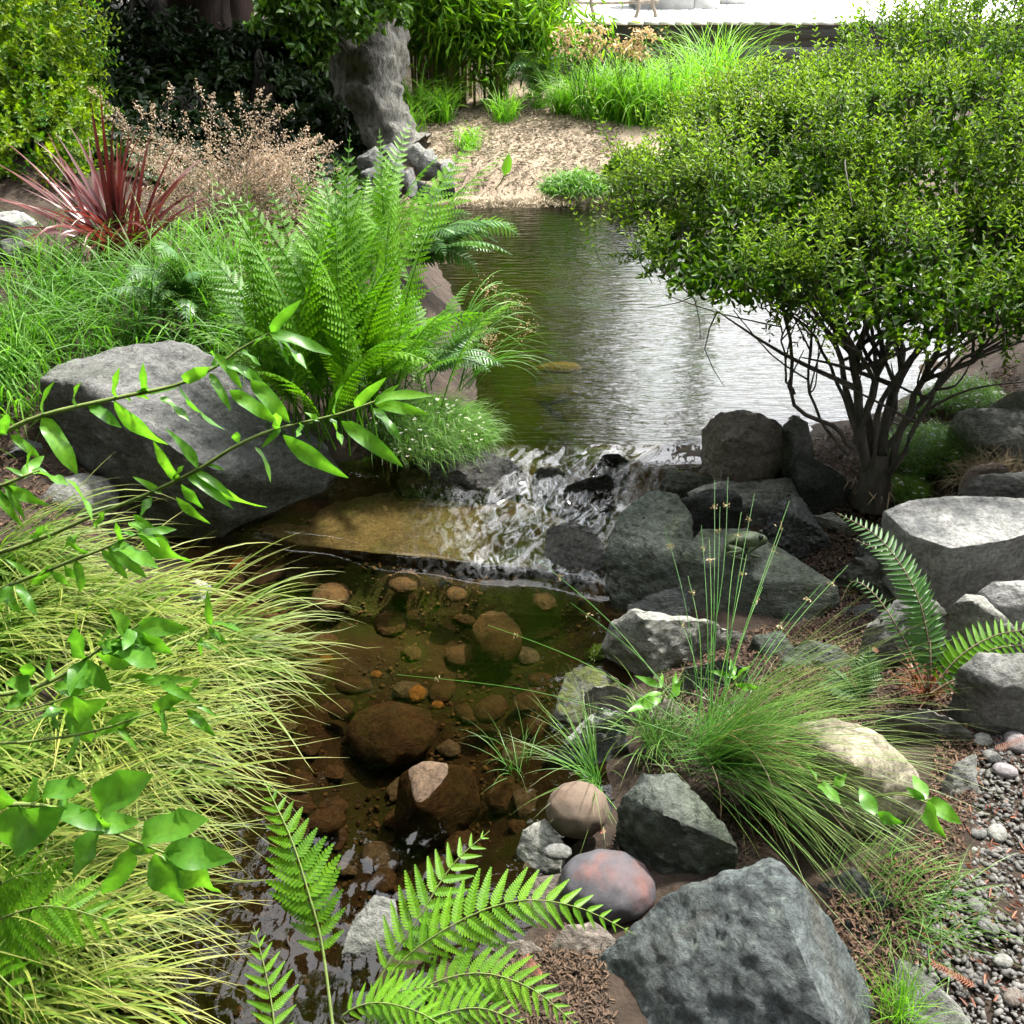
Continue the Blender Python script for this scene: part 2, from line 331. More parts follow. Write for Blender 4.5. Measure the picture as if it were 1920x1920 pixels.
def axis(lo, hi, d0, d1, step, grow=1.25):
    core = list(np.arange(d0, d1 + 1e-6, step)); s = step; a = d0
    left = []
    while a > lo: s *= grow; a -= s; left.append(a)
    s = step; a = core[-1]; right = []
    while a < hi: s *= grow; a += s; right.append(a)
    return np.array(left[::-1] + core + right)
XS, YS = axis(-120, 120, -3.0, 3.0, 0.035), axis(-60, 200, 0.5, 8.5, 0.035)
gx, gy = np.meshgrid(XS, YS); fx, fy = gx.ravel(), gy.ravel()
fz = ground_z(fx, fy)
fz = fz + np.array([noise.fractal(Vector((a * 5, b * 5, 0)), 0.9, 2.0, 4) for a, b in zip(fx, fy)]) * 0.018
nx, ny = len(XS), len(YS)
idx = np.arange(nx * ny).reshape(ny, nx)
quads = np.stack([idx[:-1, :-1], idx[:-1, 1:], idx[1:, 1:], idx[1:, :-1]], -1).reshape(-1, 4)
_p = np.stack([fx, fy], 1)
bedmask = sstep(-0.03, 0.03, np.maximum(np.maximum(poly_dist(_p, LOWER), poly_dist(_p, MID)), poly_dist(_p, POND)))
strawmask = sstep(6.0, 6.8, fy) * sstep(-1.8, -1.0, fx) * (1 - sstep(2.0, 3.0, fx)) * (1 - sstep(9.5, 11, fy))
def ground_material():
    m, nt, out = newmat('soil')
    v = coords(nt)
    a = noise_t(nt, v, 14, 8, 0.7); b = noise_t(nt, v, 70, 6, 0.75); c = noise_t(nt, v, 3, 4, 0.6)
    soil = ramp(nt, a, [(0.3, (0.02, 0.015, 0.011)), (0.7, (0.075, 0.054, 0.04))])
    straw = ramp(nt, b, [(0.3, (0.19, 0.14, 0.10)), (0.7, (0.40, 0.32, 0.235))])
    bed = ramp(nt, a, [(0.3, (0.025, 0.017, 0.010)), (0.68, (0.075, 0.05, 0.026))])
    bed = mixc(nt, ramp(nt, c, [(0.45, 0.0), (0.62, 0.8)]), bed, (0.04, 0.06, 0.012))
    tv = nd(nt, 'ShaderNodeAttribute', attribute_name='tip'); bv = nd(nt, 'ShaderNodeAttribute', attribute_name='var')
    col = mixc(nt, tv.outputs['Fac'], soil, straw); col = mixc(nt, bv.outputs['Fac'], col, bed)
    pb = nd(nt, 'ShaderNodeBsdfPrincipled', {'Base Color': col, 'Roughness': 0.9, 'Specular IOR Level': 0.2})
    bp = nd(nt, 'ShaderNodeBump', {'Strength': 0.8, 'Distance': 0.02, 'Height': b})
    nt.links.new(bp.outputs[0], pb.inputs['Normal']); nt.links.new(pb.outputs[0], out.inputs[0]); return m
g = Geo(); g.add(np.stack([fx, fy, fz], 1), quads, bedmask, strawmask)
tag(g.build('ground', ground_material(), smooth=True), kind='structure')

# ------------------------------------------------------------------ water: pond, cascade, stream
def water_sheet(name, x0, x1, y0, y1, step, poly, mat, disp):
    xs, ys = np.arange(x0, x1, step), np.linspace(y0, y1, max(3, int((y1 - y0) / step)))
    X, Y = np.meshgrid(xs, ys); x, y = X.ravel(), Y.ravel(); pts = np.stack([x, y], 1)
    d = np.max([poly_dist(pts, p) for p in poly], 0)
    z = water_z(x, y); foam = np.zeros(len(x))
    if disp: dz, foam = disp(x, y, d); z = z + dz
    ii = np.arange(len(x)).reshape(len(ys), len(xs))
    q = np.stack([ii[:-1, :-1], ii[:-1, 1:], ii[1:, 1:], ii[1:, :-1]], -1).reshape(-1, 4)
    q = q[(d[q] > -0.14).any(1)]
    used = np.unique(q); mp = np.full(len(x), -1); mp[used] = np.arange(len(used))
    g = Geo(); g.add(np.stack([x, y, z], 1)[used], mp[q], 0.5, foam[used])
    return tag(g.build(name, mat, smooth=True), kind='structure')
def fb(x, y, s, ax=1.0, ay=1.0, o=3, seed=0.0):
    return np.array([noise.fractal(Vector((a * s * ax, b * s * ay, seed)), 0.8, 2.1, o) for a, b in zip(x, y)])
FOCUS = P(1050, 930, 0.08)
def disp_cascade(x, y, d):
    u, w = x * 0.45 + y * 0.89, x * 0.89 - y * 0.45   # along and across the flow
    m = sstep(YLIP - 0.66, YLIP - 0.30, y) * (1 - sstep(YLIP + 0.0, YLIP + 0.16, y))
    fall = np.exp(-((x - FOCUS.x - 0.25 * (y - YLIP + .15)) / 0.27) ** 2)
    m = m * np.clip(fall * 1.3 - .04, 0.0, 1)
    n1 = fb(w, u, 5, 1.8, 0.6, 3, 3.1); n2 = fb(w, u, 15, 1.7, 0.4, 2, 8.7)
    ye = yedge(x); edge = np.exp(-((y - ye - 0.01) / 0.05) ** 2) * sstep(-0.25, 0.0, x)
    calm = 0.0006 * fb(x, y, 22, 0.6, 1.4, 2, 1.3)
    dz = m * (0.024 * n1 + 0.0038 * n2) + edge * (0.006 * n2) + calm
    return dz, np.clip(m * 0.9 + edge * 0.7, 0, 1)
def disp_stream(x, y, d):
    m = (1 - sstep(1.35, 1.8, y)) * (1 - sstep(-0.22, -0.02, x))
    dz = 0.0058 * m * fb(x, y, 32, 1.3, 0.55, 3, 5.5) + 0.0004 * fb(x, y, 9, 1, 1, 2, 2.2)
    return dz, m * 0.15
def disp_pond(x, y, d):
    near = 1 - sstep(YLIP, YLIP + 1.2, y)
    return 0.0005 * near * fb(x, y, 14, 0.3, 1.6, 2, 4.4), np.zeros(len(x))
Y1, Y2 = 2.42, YLIP + 0.12
W_POND = water_mat('pond_water', (0.37, 0.43, 0.18), [(1.0, 4.5, 7, 1.0), (2.0, 9, 12, 0.25), (1, 1, 5, 0.4)], 0.45)
W_CASC = water_mat('cascade_water', (0.8, 0.73, 0.55), [(1.0, 0.35, 18, 1.0), (1.2, 0.5, 45, 0.15)], 0.17, foam=0.4)
W_STRM = water_mat('stream_water', (0.42, 0.36, 0.25), [(1, 1, 14, 1.0), (1, 1, 40, 0.3)], 0.12)
water_sheet('pond', -1.3, 4.3, Y2, 7.6, 0.03, [POND], W_POND, disp_pond)
water_sheet('cascade', -1.15, 0.95, Y1, Y2, 0.0075, [LOWER, MID, POND], W_CASC, disp_cascade)
water_sheet('stream', -1.35, 0.6, 0.75, Y1, 0.011, [LOWER], W_STRM, disp_stream)

# ------------------------------------------------------------------ rocks
def finish_rock(bm, name, mat, size, seed, smooth, rough, div, parent=None):
    L = size / (div * 0.64)
    for _ in range(9):
        es = [e for e in bm.edges if e.calc_length() > L]
        if not es: break
        bmesh.ops.subdivide_edges(bm, edges=es, cuts=1)
        bmesh.ops.triangulate(bm, faces=[f for f in bm.faces if len(f.verts) > 3])
    for _ in range(smooth): bmesh.ops.smooth_vert(bm, verts=bm.verts, factor=0.5, use_axis_x=True, use_axis_y=True, use_axis_z=True)
    bm.normal_update()
    off = Vector((seed * 3.17, seed * 1.73, seed * 0.91)); f0 = 1.6 / size
    rot = Matrix.Rotation(seed * 1.3, 3, 'X') @ Matrix.Rotation(seed * 2.1, 3, 'Y')
    mv = []
    for v in bm.verts:
        p = v.co + off; q = rot @ p; q = Vector((q.x, q.y, q.z * 2.4))
        d = 0.9 * noise.fractal(p * f0, 0.9, 2.0, 3)
        d += 0.55 * (noise.ridged_multi_fractal(q * f0 * 2.0, 0.9, 2.1, 4, 0.8, 2.0) * 0.5 - 0.6)
        c = noise.voronoi(q * f0 * 1.8)[0]
        d += 0.55 * min(c[1] - c[0], 0.35)
        d += 0.45 * noise.fractal(p * f0 * 9, 0.7, 2.1, 3) + 0.22 * (noise.ridged_multi_fractal(q * f0 * 7, 0.8, 2.1, 3, 0.8, 2.0) * 0.5 - 0.6)
        mv.append((v, v.normal * d * rough * size))
    for v, m in mv: v.co += m
    me = bpy.data.meshes.new(name)
    for f in bm.faces: f.smooth = True
    bm.to_mesh(me); bm.free()
    me.materials.append(mat)
    a = me.attributes.new('var', 'FLOAT', 'POINT'); a.data.foreach_set('value', np.full(len(me.vertices), 0.5))
    if smooth < 6: me.set_sharp_from_angle(angle=rad(38))
    return link(name, me, parent)
_seed = [0]
def settle(o):
    """put the origin at the base of the mesh"""
    me = o.data; n = len(me.vertices); co = np.empty(n * 3); me.vertices.foreach_get('co', co); co = co.reshape(-1, 3)
    c = np.array([co[:, 0].mean(), co[:, 1].mean(), co[:, 2].min()])
    me.vertices.foreach_set('co', (co - c).ravel()); me.update(); o.location = c
    return o
def rock(label, pts, mat, smooth=3, rough=0.035, div=22, deep=0.1, name='boulder', cat='boulder', group=None, shrink=0.93):
    _seed[0] += 1
    W = [P(*p) for p in pts]
    base = min(w.z for w in W) - deep
    c = sum(W, Vector()) / len(W)
    allp = list(W)
    for w in W:
        allp.append(Vector((c.x + (w.x - c.x) * shrink, c.y + (w.y - c.y) * shrink, base)))
    if smooth < 5: smooth = max(1, smooth - 1)
    bm = bmesh.new()
    for w in allp: bm.verts.new(w)
    r = bmesh.ops.convex_hull(bm, input=bm.verts)
    bad = [x for x in r['geom_interior'] + r['geom_unused'] if isinstance(x, bmesh.types.BMVert)]
    if bad: bmesh.ops.delete(bm, geom=list(set(bad)), context='VERTS')
    bmesh.ops.recalc_face_normals(bm, faces=bm.faces)
    xs = [w.x for w in W]; ys = [w.y for w in W]
    size = max(max(xs) - min(xs), max(ys) - min(ys), 0.08)
    return tag(settle(finish_rock(bm, name, M[mat], size, _seed[0], smooth, rough, div)), label, cat, group)
def cobble(label, px, py, z, rx, ry, mat, rot=0.0, flat=0.6, rough=0.02, name='cobble', cat='stone', group=None, facets=0, div=16, deep=0.5):
    """rounded (or, with facets, angular) stone whose centre is seen at px,py; rx, ry in photo pixels"""
    _seed[0] += 1; s = _seed[0]
    c = P(px, py, z); t = (c.y) / ray(px, py)[1]
    bm = bmesh.new()
    a, b = rx * t, ry * t * 1.25; h = min(a, b) * flat * 1.2
    if facets:
        rr = random.Random(s * 77)
        for k in range(facets):
            u = rr.uniform(-1, 1); ph = rr.uniform(0, 6.283); q = math.sqrt(1 - u * u)
            bm.verts.new(Vector((a * q * math.cos(ph), b * q * math.sin(ph), h * u)))
        r = bmesh.ops.convex_hull(bm, input=bm.verts)
        bad = [x for x in r['geom_interior'] + r['geom_unused'] if isinstance(x, bmesh.types.BMVert)]
        if bad: bmesh.ops.delete(bm, geom=list(set(bad)), context='VERTS')
        bmesh.ops.recalc_face_normals(bm, faces=bm.faces)
    else:
        bmesh.ops.create_icosphere(bm, subdivisions=2, radius=1.0)
        for v in bm.verts: v.co = Vector((v.co.x * a, v.co.y * b, v.co.z * h))
    bmesh.ops.rotate(bm, verts=bm.verts, matrix=Matrix.Rotation(rot, 3, 'Z'))
    bmesh.ops.translate(bm, verts=bm.verts, vec=c)
    o = finish_rock(bm, name, M[mat], 2 * max(a, b), s, 1, rough * (1.6 if facets else 1), div)
    return tag(settle(o), label, cat, group)

# --- left bank
rock('big dark grey boulder with a pale slanting top, left bank behind the leafy branches',
     [(78, 705, .42), (100, 682, .45), (200, 660, .47), (292, 655, .49), (315, 640, .52), (352, 641, .50), (400, 668, .45), (450, 702, .42), (540, 762, .32), (622, 842, .2), (646, 890, .1),
      (625, 925, .06), (560, 947, .03), (470, 977, 0), (380, 1002, 0), (290, 1000, .02), (200, 962, .06), (110, 872, .12), (84, 790, .26), (78, 710, .47), (165, 722, .49), (250, 782, .435), (335, 848, .35), (405, 882, .28), (520, 903, .17), (590, 910, .11)],
     'rock_slate', smooth=2, rough=0.022, div=66, shrink=.8)
cobble('rounded speckled grey boulder under the big dark boulder at its left end', 150, 945, .13, 75, 50, 'rock_mid', 0.2, 0.8, 0.03, 'boulder', 'boulder')
cobble('blue grey angular stone beside the left end of the big boulder', 48, 870, .16, 55, 48, 'rock_dark', 0.5, 0.8, 0.03, 'boulder', 'boulder', facets=16)
cobble('flat grey stone at the left frame edge below the blue grey stone', 20, 960, .12, 70, 45, 'rock_mid', 0.1, 0.5, 0.03, 'boulder', 'boulder', facets=18)
cobble('small pale stone poking out of the golden sedge at the waterline', 365, 1112, .05, 40, 28, 'rock_light', 0.3, 0.6, 0.03, 'boulder', 'boulder', facets=16)
cobble('pale grey stone at the left frame edge below the red leaved plant', 15, 430, .55, 55, 30, 'rock_pale', 0, 0.9, 0.03, 'boulder', 'boulder', facets=16)
cobble('grey stone half hidden by grass under the pale stone on the left edge', 30, 480, .5, 60, 28, 'rock_mid', 0.2, 0.9, 0.03, 'boulder', 'boulder', facets=16)
# --- dry stone edge at the far left of the pond
for i, (px, py, z, rx, ry, mt, lb) in enumerate([
    (692, 303, .50, 30, 17, 'rock_mid', 'blocky grey stone at the left end of the far pond edging'),
    (733, 291, .52, 22, 17, 'rock_mid', 'dark grey stone at the foot of the gnarled pale trunk'),
    (776, 290, .5, 25, 14, 'rock_light', 'light grey stone on top of the far pond edging'),
    (803, 312, .45, 32, 18, 'rock_mid', 'broad grey stone right of centre in the far pond edging'),
    (737, 324, .45, 26, 17, 'rock_dark', 'dark pointed stone in the middle of the far pond edging'),
    (832, 318, .42, 18, 16, 'rock_light', 'small pale stone at the right end of the far pond edging'),
    (700, 335, .42, 20, 20, 'rock_mid', 'upright grey stone under the left end of the far edging'),
    (770, 345, .38, 30, 16, 'rock_mid', 'low grey stone in the second course of the far edging'),
    (735, 362, .33, 28, 16, 'rock_mid', 'grey stone just above the far left waterline'),
    (795, 362, .3, 30, 15, 'rock_dark', 'dark damp stone touching the far left waterline'),
    (700, 385, .3, 28, 18, 'rock_mid', 'grey stone behind the tall bright fern tips by the pond'),
    (840, 350, .32, 24, 13, 'rock_dark', 'small dark stone at the right foot of the far edging')]):
    cobble(lb, px, py, z - .05, rx, ry * 1.3, mt, 0.4 * i, 1.0, 0.03, 'boulder', 'boulder', 'stones edging the far side of the pond', facets=15, div=13)
# --- right bank, from the pond down to the lower stream
rock('large rounded brown grey boulder beside the pond, left of the shrub', [(1310, 888, .2), (1312, 805, .33), (1345, 772, .4), (1400, 762, .42), (1445, 776, .42), (1470, 790, .41), (1500, 860, .25), (1480, 888, .22), (1400, 898, .2), (1360, 822, .38), (1440, 832, .37)], 'rock_brown', 3, 0.04, 30)
rock('grey boulder tucked between the large rounded boulder and the shrub', [(1455, 880, .22), (1462, 800, .38), (1490, 775, .42), (1515, 790, .41), (1530, 850, .28), (1520, 880, .22), (1490, 830, .36)], 'rock_mid', 3, 0.04, 22)
rock('dark wedge shaped stone at the foot of the shrub stems', [(1465, 893, .22), (1490, 870, .3), (1512, 850, .35), (1548, 866, .34), (1582, 890, .29), (1602, 920, .22), (1545, 928, .2), (1502, 900, .27)], 'rock_dark', 2, 0.04, 20)
rock('light grey layered slab lying in front of the dark wedge stone', [(1290, 925, .17), (1350, 905, .22), (1430, 893, .24), (1500, 892, .25), (1545, 910, .24), (1564, 945, .18), (1556, 962, .14), (1470, 965, .16), (1400, 950, .18), (1330, 935, .19)], 'rock_light', 2, 0.03, 26)
rock('small light stone under the right end of the layered slab', [(1510, 985, .12), (1520, 965, .18), (1560, 960, .19), (1600, 985, .18), (1610, 1010, .12), (1550, 1010, .1)], 'rock_light', 2, 0.04, 14)
rock('black dull stone between the upright stone and the layered slab', [(1275, 935, .2), (1330, 914, .235), (1375, 915, .235), (1396, 932, .22), (1396, 985, .12), (1310, 990, .1), (1285, 970, .13)], 'rock_dark', 3, 0.03, 18)
rock('mossy cushion stone where the cascade passes the right bank', [(1235, 905, .16), (1250, 880, .21), (1300, 880, .23), (1345, 895, .22), (1330, 915, .18), (1270, 920, .16)], 'rock_mossy', 3, 0.05, 18)
rock('upright mottled grey stone standing in the water beside the cascade', [(1140, 1090, .06), (1134, 1030, .14), (1160, 960, .22), (1215, 917, .28), (1270, 922, .28), (1301, 965, .24), (1302, 1040, .16), (1275, 1120, .05), (1200, 1166, -.02), (1150, 1150, -.02), (1215, 1030, .2)], 'rock_green', 4, 0.035, 34)
rock('dark stone in the gap below the upright mottled stone', [(1165, 1190, -.01), (1175, 1130, .06), (1230, 1105, .09), (1290, 1090, .1), (1300, 1150, .03), (1250, 1190, -.02)], 'rock_dark', 3, 0.03, 16)
rock('dark humped stone behind the frog', [(1430, 992, .12), (1450, 942, .23), (1480, 918, .28), (1506, 935, .25), (1530, 985, .2), (1560, 1020, .12), (1556, 1042, .08), (1535, 1060, .05), (1490, 1042, .1), (1440, 1010, .12), (1492, 968, .25)], 'rock_dark', 3, 0.05, 28)
FROG_ROCK = rock('big slanted dark green slab that the frog sits on', [(1255, 1150, 0), (1275, 1042, .17), (1312, 990, .23), (1400, 985, .235), (1480, 1040, .19), (1572, 1100, .14), (1577, 1132, .09), (1500, 1192, .02), (1400, 1188, 0), (1330, 1165, 0), (1420, 1085, .17)], 'rock_green', 2, 0.016, 40)
rock('light grey stone with a dark left face in front of the slanted slab', [(1122, 1215, .02), (1140, 1166, .1), (1182, 1138, .165), (1240, 1150, .17), (1330, 1165, .15), (1400, 1187, .1), (1428, 1216, .05), (1380, 1245, .02), (1215, 1262, 0), (1150, 1250, -.02), (1205, 1160, .18), (1222, 1240, .07)], 'rock_light', 2, 0.03, 32)
rock('large flat stone with a white dusty top, right bank by the path', [(1655, 955, .35), (1700, 938, .36), (1800, 928, .37), (1920, 930, .37), (1990, 945, .37), (1965, 988, .36), (1890, 1012, .355), (1785, 1028, .35), (1705, 1002, .35), (1788, 1092, .22), (1880, 1088, .22), (1965, 1050, .24), (1700, 1060, .22)], 'rock_pale', 2, 0.014, 44)
rock('rounded grey boulder against the left side of the white topped stone', [(1605, 1005, .2), (1640, 985, .29), (1700, 1008, .31), (1760, 1040, .27), (1786, 1070, .21), (1776, 1112, .14), (1735, 1112, .13), (1660, 1062, .17), (1615, 1030, .16)], 'rock_mid', 4, 0.05, 28)
rock('small rock capped with dry orange moss in the dark hollow', [(1562, 1072, .12), (1600, 1045, .19), (1650, 1040, .2), (1682, 1070, .17), (1672, 1102, .1), (1620, 1118, .08), (1580, 1097, .08)], 'rock_mid', 2, 0.06, 20)
rock('wide grey boulder strewn with needles above the sword fern', [(1600, 1230, .15), (1620, 1172, .23), (1680, 1122, .28), (1740, 1106, .29), (1780, 1140, .26), (1786, 1200, .18), (1760, 1232, .13), (1650, 1250, .12)], 'rock_mid', 4, 0.035, 26)
rock('wedge shaped stone with one pale facet at the right frame edge', [(1790, 1212, .15), (1786, 1130, .27), (1810, 1110, .3), (1845, 1116, .3), (1890, 1160, .26), (1935, 1210, .2), (1905, 1238, .15), (1830, 1238, .14), (1820, 1125, .305)], 'rock_light', 2, 0.025, 24)
rock('pale flat stone at the right frame edge behind the wedge stone', [(1830, 1110, .25), (1860, 1088, .28), (1930, 1085, .28), (1970, 1130, .24), (1930, 1170, .18), (1870, 1140, .22)], 'rock_pale', 2, 0.025, 20)
rock('upright rough grey stone at the right edge above the gravel', [(1810, 1335, .15), (1792, 1255, .27), (1830, 1218, .32), (1925, 1222, .32), (1955, 1300, .25), (1945, 1385, .12), (1870, 1375, .12), (1860, 1280, .29)], 'rock_mid', 3, 0.04, 26)
rock('low dark grey rock beside the rush clump', [(1465, 1295, .06), (1462, 1222, .13), (1510, 1192, .165), (1570, 1206, .155), (1620, 1242, .12), (1642, 1282, .08), (1560, 1312, .05)], 'rock_green', 3, 0.04, 22)
rock('thin grey slab leaning below the sword fern', [(1640, 1352, .15), (1656, 1332, .19), (1740, 1324, .21), (1792, 1347, .19), (1832, 1382, .15), (1822, 1408, .09), (1750, 1402, .1), (1690, 1382, .1)], 'rock_mid', 2, 0.04, 24)
rock('large smooth tan boulder half hidden by the rushes', [(1490, 1355, .27), (1560, 1338, .29), (1650, 1368, .29), (1712, 1425, .24), (1748, 1490, .17), (1742, 1550, .1), (1690, 1582, .07), (1580, 1560, .08), (1450, 1480, .1), (1420, 1420, .15), (1600, 1430, .32)], 'rock_tan', 5, 0.02, 30)
rock('dark grey stone between the tan boulder and the gravel path', [(1755, 1482, .12), (1790, 1432, .19), (1830, 1412, .19), (1836, 1470, .15), (1822, 1530, .09), (1772, 1562, .07)], 'rock_mid', 2, 0.04, 20)
rock('dark flat stone at the right frame edge behind the white topped stone', [(1795, 918, .35), (1830, 888, .4), (1925, 882, .4), (1990, 900, .4), (1990, 938, .33), (1925, 938, .33), (1830, 922, .33)], 'rock_mid', 2, 0.03, 24)
rock('pinkish rounded stone behind the dark flat stone on the right', [(1798, 905, .33), (1810, 876, .4), (1850, 863, .42), (1892, 868, .42), (1905, 900, .36)], 'rock_pink', 4, 0.03, 16)
rock('long pale slab among the white flowers right of the shrub', [(1770, 805, .33), (1790, 768, .41), (1850, 762, .42), (1960, 765, .43), (1965, 828, .38), (1850, 832, .35)], 'rock_pale', 3, 0.03, 22)
rock('pale boulder at the right frame edge beyond the long slab', [(1850, 765, .38), (1890, 735, .45), (1980, 720, .48), (1990, 795, .4), (1900, 790, .38)], 'rock_light', 3, 0.03, 18)
# --- right foreground
rock('huge blue grey rock with a pale right facet, bottom of the picture', [(1095, 1845, 0), (1130, 1780, .08), (1200, 1722, .14), (1270, 1662, .21), (1350, 1642, .265), (1450, 1608, .33), (1478, 1626, .335), (1530, 1695, .24), (1600, 1785, .17), (1652, 1882, .08), (1660, 1960, .03), (1620, 2010, .1), (1500, 2040, .12), (1150, 2020, -.02), (1100, 1910, -.03), (1446, 1650, .338), (1500, 1780, .315), (1560, 1915, .275), (1350, 1800, .235)], 'rock_blue', 2, 0.024, 70)
rock('grey slab lying under the grass at the bottom right', [(1680, 1795, .14), (1720, 1802, .15), (1790, 1872, .13), (1860, 1970, .11), (1700, 1980, .06), (1655, 1865, .08)], 'rock_mid', 2, 0.03, 22)
rock('dark stone in the gap between the blue grey rock and the rushes', [(1530, 1655, .1), (1600, 1622, .16), (1680, 1692, .14), (1692, 1762, .09), (1620, 1768, .05), (1550, 1720, .06)], 'rock_dark', 3, 0.03, 18)
rock('steep dark grey rock behind the red stained cobble', [(1150, 1565, .05), (1160, 1492, .16), (1200, 1442, .215), (1270, 1442, .215), (1330, 1522, .19), (1392, 1592, .14), (1382, 1645, .07), (1240, 1655, .03), (1200, 1605, .05), (1250, 1530, .2)], 'rock_green', 3, 0.04, 30)
cobble('smooth grey cobble with a rust red patch', 1140, 1662, .055, 95, 62, 'rock_red', -0.15, 0.62, 0.012, div=26)
cobble('smooth tan brown cobble above the red stained one', 1082, 1518, .085, 62, 46, 'rock_warm', 0.25, 0.75, 0.012, div=22)
cobble('small flat grey cobble resting left of the red stained one', 1046, 1597, .075, 28, 15, 'rock_mid', 0, 0.5, 0.012)
rock('pale weathered stone at the waterline under the tan cobble', [(965, 1602, 0), (980, 1552, .05), (1022, 1530, .07), (1062, 1582, .06), (1052, 1632, .02), (982, 1642, -.02)], 'rock_light', 3, 0.04, 20)
rock('brown stone at the waterline under the small flat cobble', [(985, 1692, .01), (1002, 1642, .04), (1062, 1632, .05), (1090, 1682, .03), (1042, 1742, -.01), (1000, 1730, -.01)], 'rock_brown', 3, 0.04, 18)
rock('purple brown rock wedged against the huge blue grey rock', [(1010, 1792, .03), (1060, 1732, .08), (1122, 1726, .08), (1160, 1762, .07), (1130, 1852, .02), (1062, 1892, -.02), (1012, 1842, 0)], 'rock_brown', 3, 0.04, 24)
rock('low purple brown rock behind the bright fern fronds', [(880, 1792, .01), (930, 1762, .04), (1000, 1757, .055), (1030, 1792, .04), (1000, 1842, 0), (900, 1832, -.02)], 'rock_brown', 3, 0.04, 22)
rock('dark wet stone in the stream left of the bright fern', [(635, 1792, 0), (660, 1722, .03), (700, 1672, .05), (742, 1682, .05), (748, 1742, .03), (732, 1802, -.02), (660, 1822, -.03)], 'rock_mid', 3, 0.035, 22)
cobble('grey rounded stone under the lowest fern frond', 885, 1905, .0, 75, 45, 'rock_dark', 0.2, 0.6, 0.02)
rock('rock covered with olive and orange moss at the waterline', [(1042, 1348, 0), (1058, 1262, .08), (1090, 1241, .11), (1130, 1250, .1), (1168, 1272, .08), (1152, 1342, .02), (1080, 1372, -.02)], 'rock_mossy', 3, 0.05, 24)
rock('purple grey block on the mossy rock', [(1093, 1322, .05), (1096, 1300, .1), (1112, 1284, .13), (1152, 1285, .14), (1187, 1302, .12), (1182, 1337, .06), (1120, 1335, .05)], 'rock_purple', 2, 0.03, 18)
rock('chalky white lichen crusted stone beside the mossy rock', [(1060, 1392, .03), (1098, 1347, .085), (1130, 1322, .125), (1166, 1335, .12), (1172, 1357, .08), (1110, 1374, .05)], 'rock_lichen', 2, 0.06, 22)
rock('dark stone below the chalky white one', [(1008, 1424, 0), (1050, 1396, .04), (1100, 1377, .07), (1176, 1367, .07), (1192, 1422, 0), (1120, 1452, -.02), (1040, 1442, -.02)], 'rock_dark', 3, 0.04, 20)
rock('small dark stone between the light grey stone and the low dark rock', [(1392, 1232, .05), (1412, 1190, .13), (1468, 1178, .15), (1498, 1222, .11), (1450, 1268, .05)], 'rock_green', 2, .04, 16)
rock('flat green grey stone behind the base of the large rush clump', [(1262, 1300, .05), (1282, 1250, .12), (1350, 1232, .15), (1410, 1252, .13), (1398, 1312, .05)], 'rock_green', 2, .04, 18)
rock('brown stone right of the chalky white stone', [(1180, 1362, 0), (1190, 1302, .08), (1240, 1292, .09), (1282, 1332, .06), (1262, 1392, 0)], 'rock_brown', 2, .04, 18)
rock('dark brown rock at the bottom edge under the lowest fern frond', [(930, 1902, 0), (970, 1852, .05), (1040, 1872, .05), (1082, 1932, .03), (1062, 2002, -.02), (940, 1992, -.02)], 'rock_brown', 2, .04, 20)
rock('dark stone on the right of the huge rock under trailing grass', [(1560, 1792, .05), (1582, 1722, .12), (1640, 1742, .12), (1682, 1802, .08), (1652, 1852, .03)], 'rock_dark', 2, .04, 18)
rock('grey stone below the tan boulder at the gravel edge', [(1690, 1642, .06), (1722, 1592, .12), (1780, 1592, .12), (1792, 1652, .08), (1732, 1682, .04)], 'rock_mid', 2, .04, 18)
rock('dark stone wedged below the needle strewn boulder', [(1560, 1180, .04), (1580, 1135, .1), (1640, 1130, .12), (1660, 1170, .08), (1610, 1205, .03)], 'rock_dark', 2, .04, 16)
rock('grey stone at the right edge between the wedge stone and the upright one', [(1870, 1250, .14), (1880, 1215, .2), (1940, 1210, .21), (1960, 1260, .15)], 'rock_mid', 2, .04, 14)
rock('long low stone at the left bank above the golden sedge', [(-40, 1030, .06), (-30, 985, .13), (60, 985, .13), (110, 1010, .11), (90, 1045, .05)], 'rock_mid', 2, .04, 18)
# --- in the water
rock('rounded brown rock in mid stream with its bare tip above water', [(735, 1550, -.12), (745, 1450, -.03), (765, 1440, .008), (792, 1424, .026), (824, 1430, .024), (818, 1465, .012), (782, 1515, .0), (890, 1440, -.05), (905, 1510, -.1), (850, 1570, -.13)], 'rock_bed', 6, 0.02, 26, deep=0.15)
rock('broad submerged slab with a green front edge below the cascade', [(478, 992, .005), (600, 930, .015), (740, 905, .02), (1000, 945, .025), (1125, 1000, .02), (1138, 1080, .005), (860, 1050, .008), (560, 1022, .005)], 'rock_algae', 2, 0.009, 50, deep=0.12, shrink=0.99)
rock('wet dark rock that the cascade slides over on the left', [(742, 912, .06), (757, 862, .12), (800, 838, .16), (900, 834, .175), (960, 858, .15), (995, 888, .09), (930, 935, .05), (830, 928, .05), (860, 880, .15)], 'rock_wet', 3, 0.04, 30)
rock('wet brown rock at the foot of the cascade on the right', [(1012, 1042, .05), (1022, 988, .1), (1070, 972, .12), (1120, 987, .12), (1142, 1042, .08), (1132, 1085, .02), (1060, 1065, .04)], 'rock_wet', 3, 0.05, 26)
rock('thin black stone standing across the cascade', [(1050, 925, .07), (1060, 908, .115), (1140, 884, .155), (1155, 895, .13), (1085, 932, .06)], 'rock_wet', 2, 0.04, 16)
rock('small mossy stone at the lip of the cascade', [(995, 895, .08), (1010, 875, .13), (1050, 872, .14), (1070, 890, .115), (1030, 902, .07)], 'rock_mossy', 3, 0.05, 16)
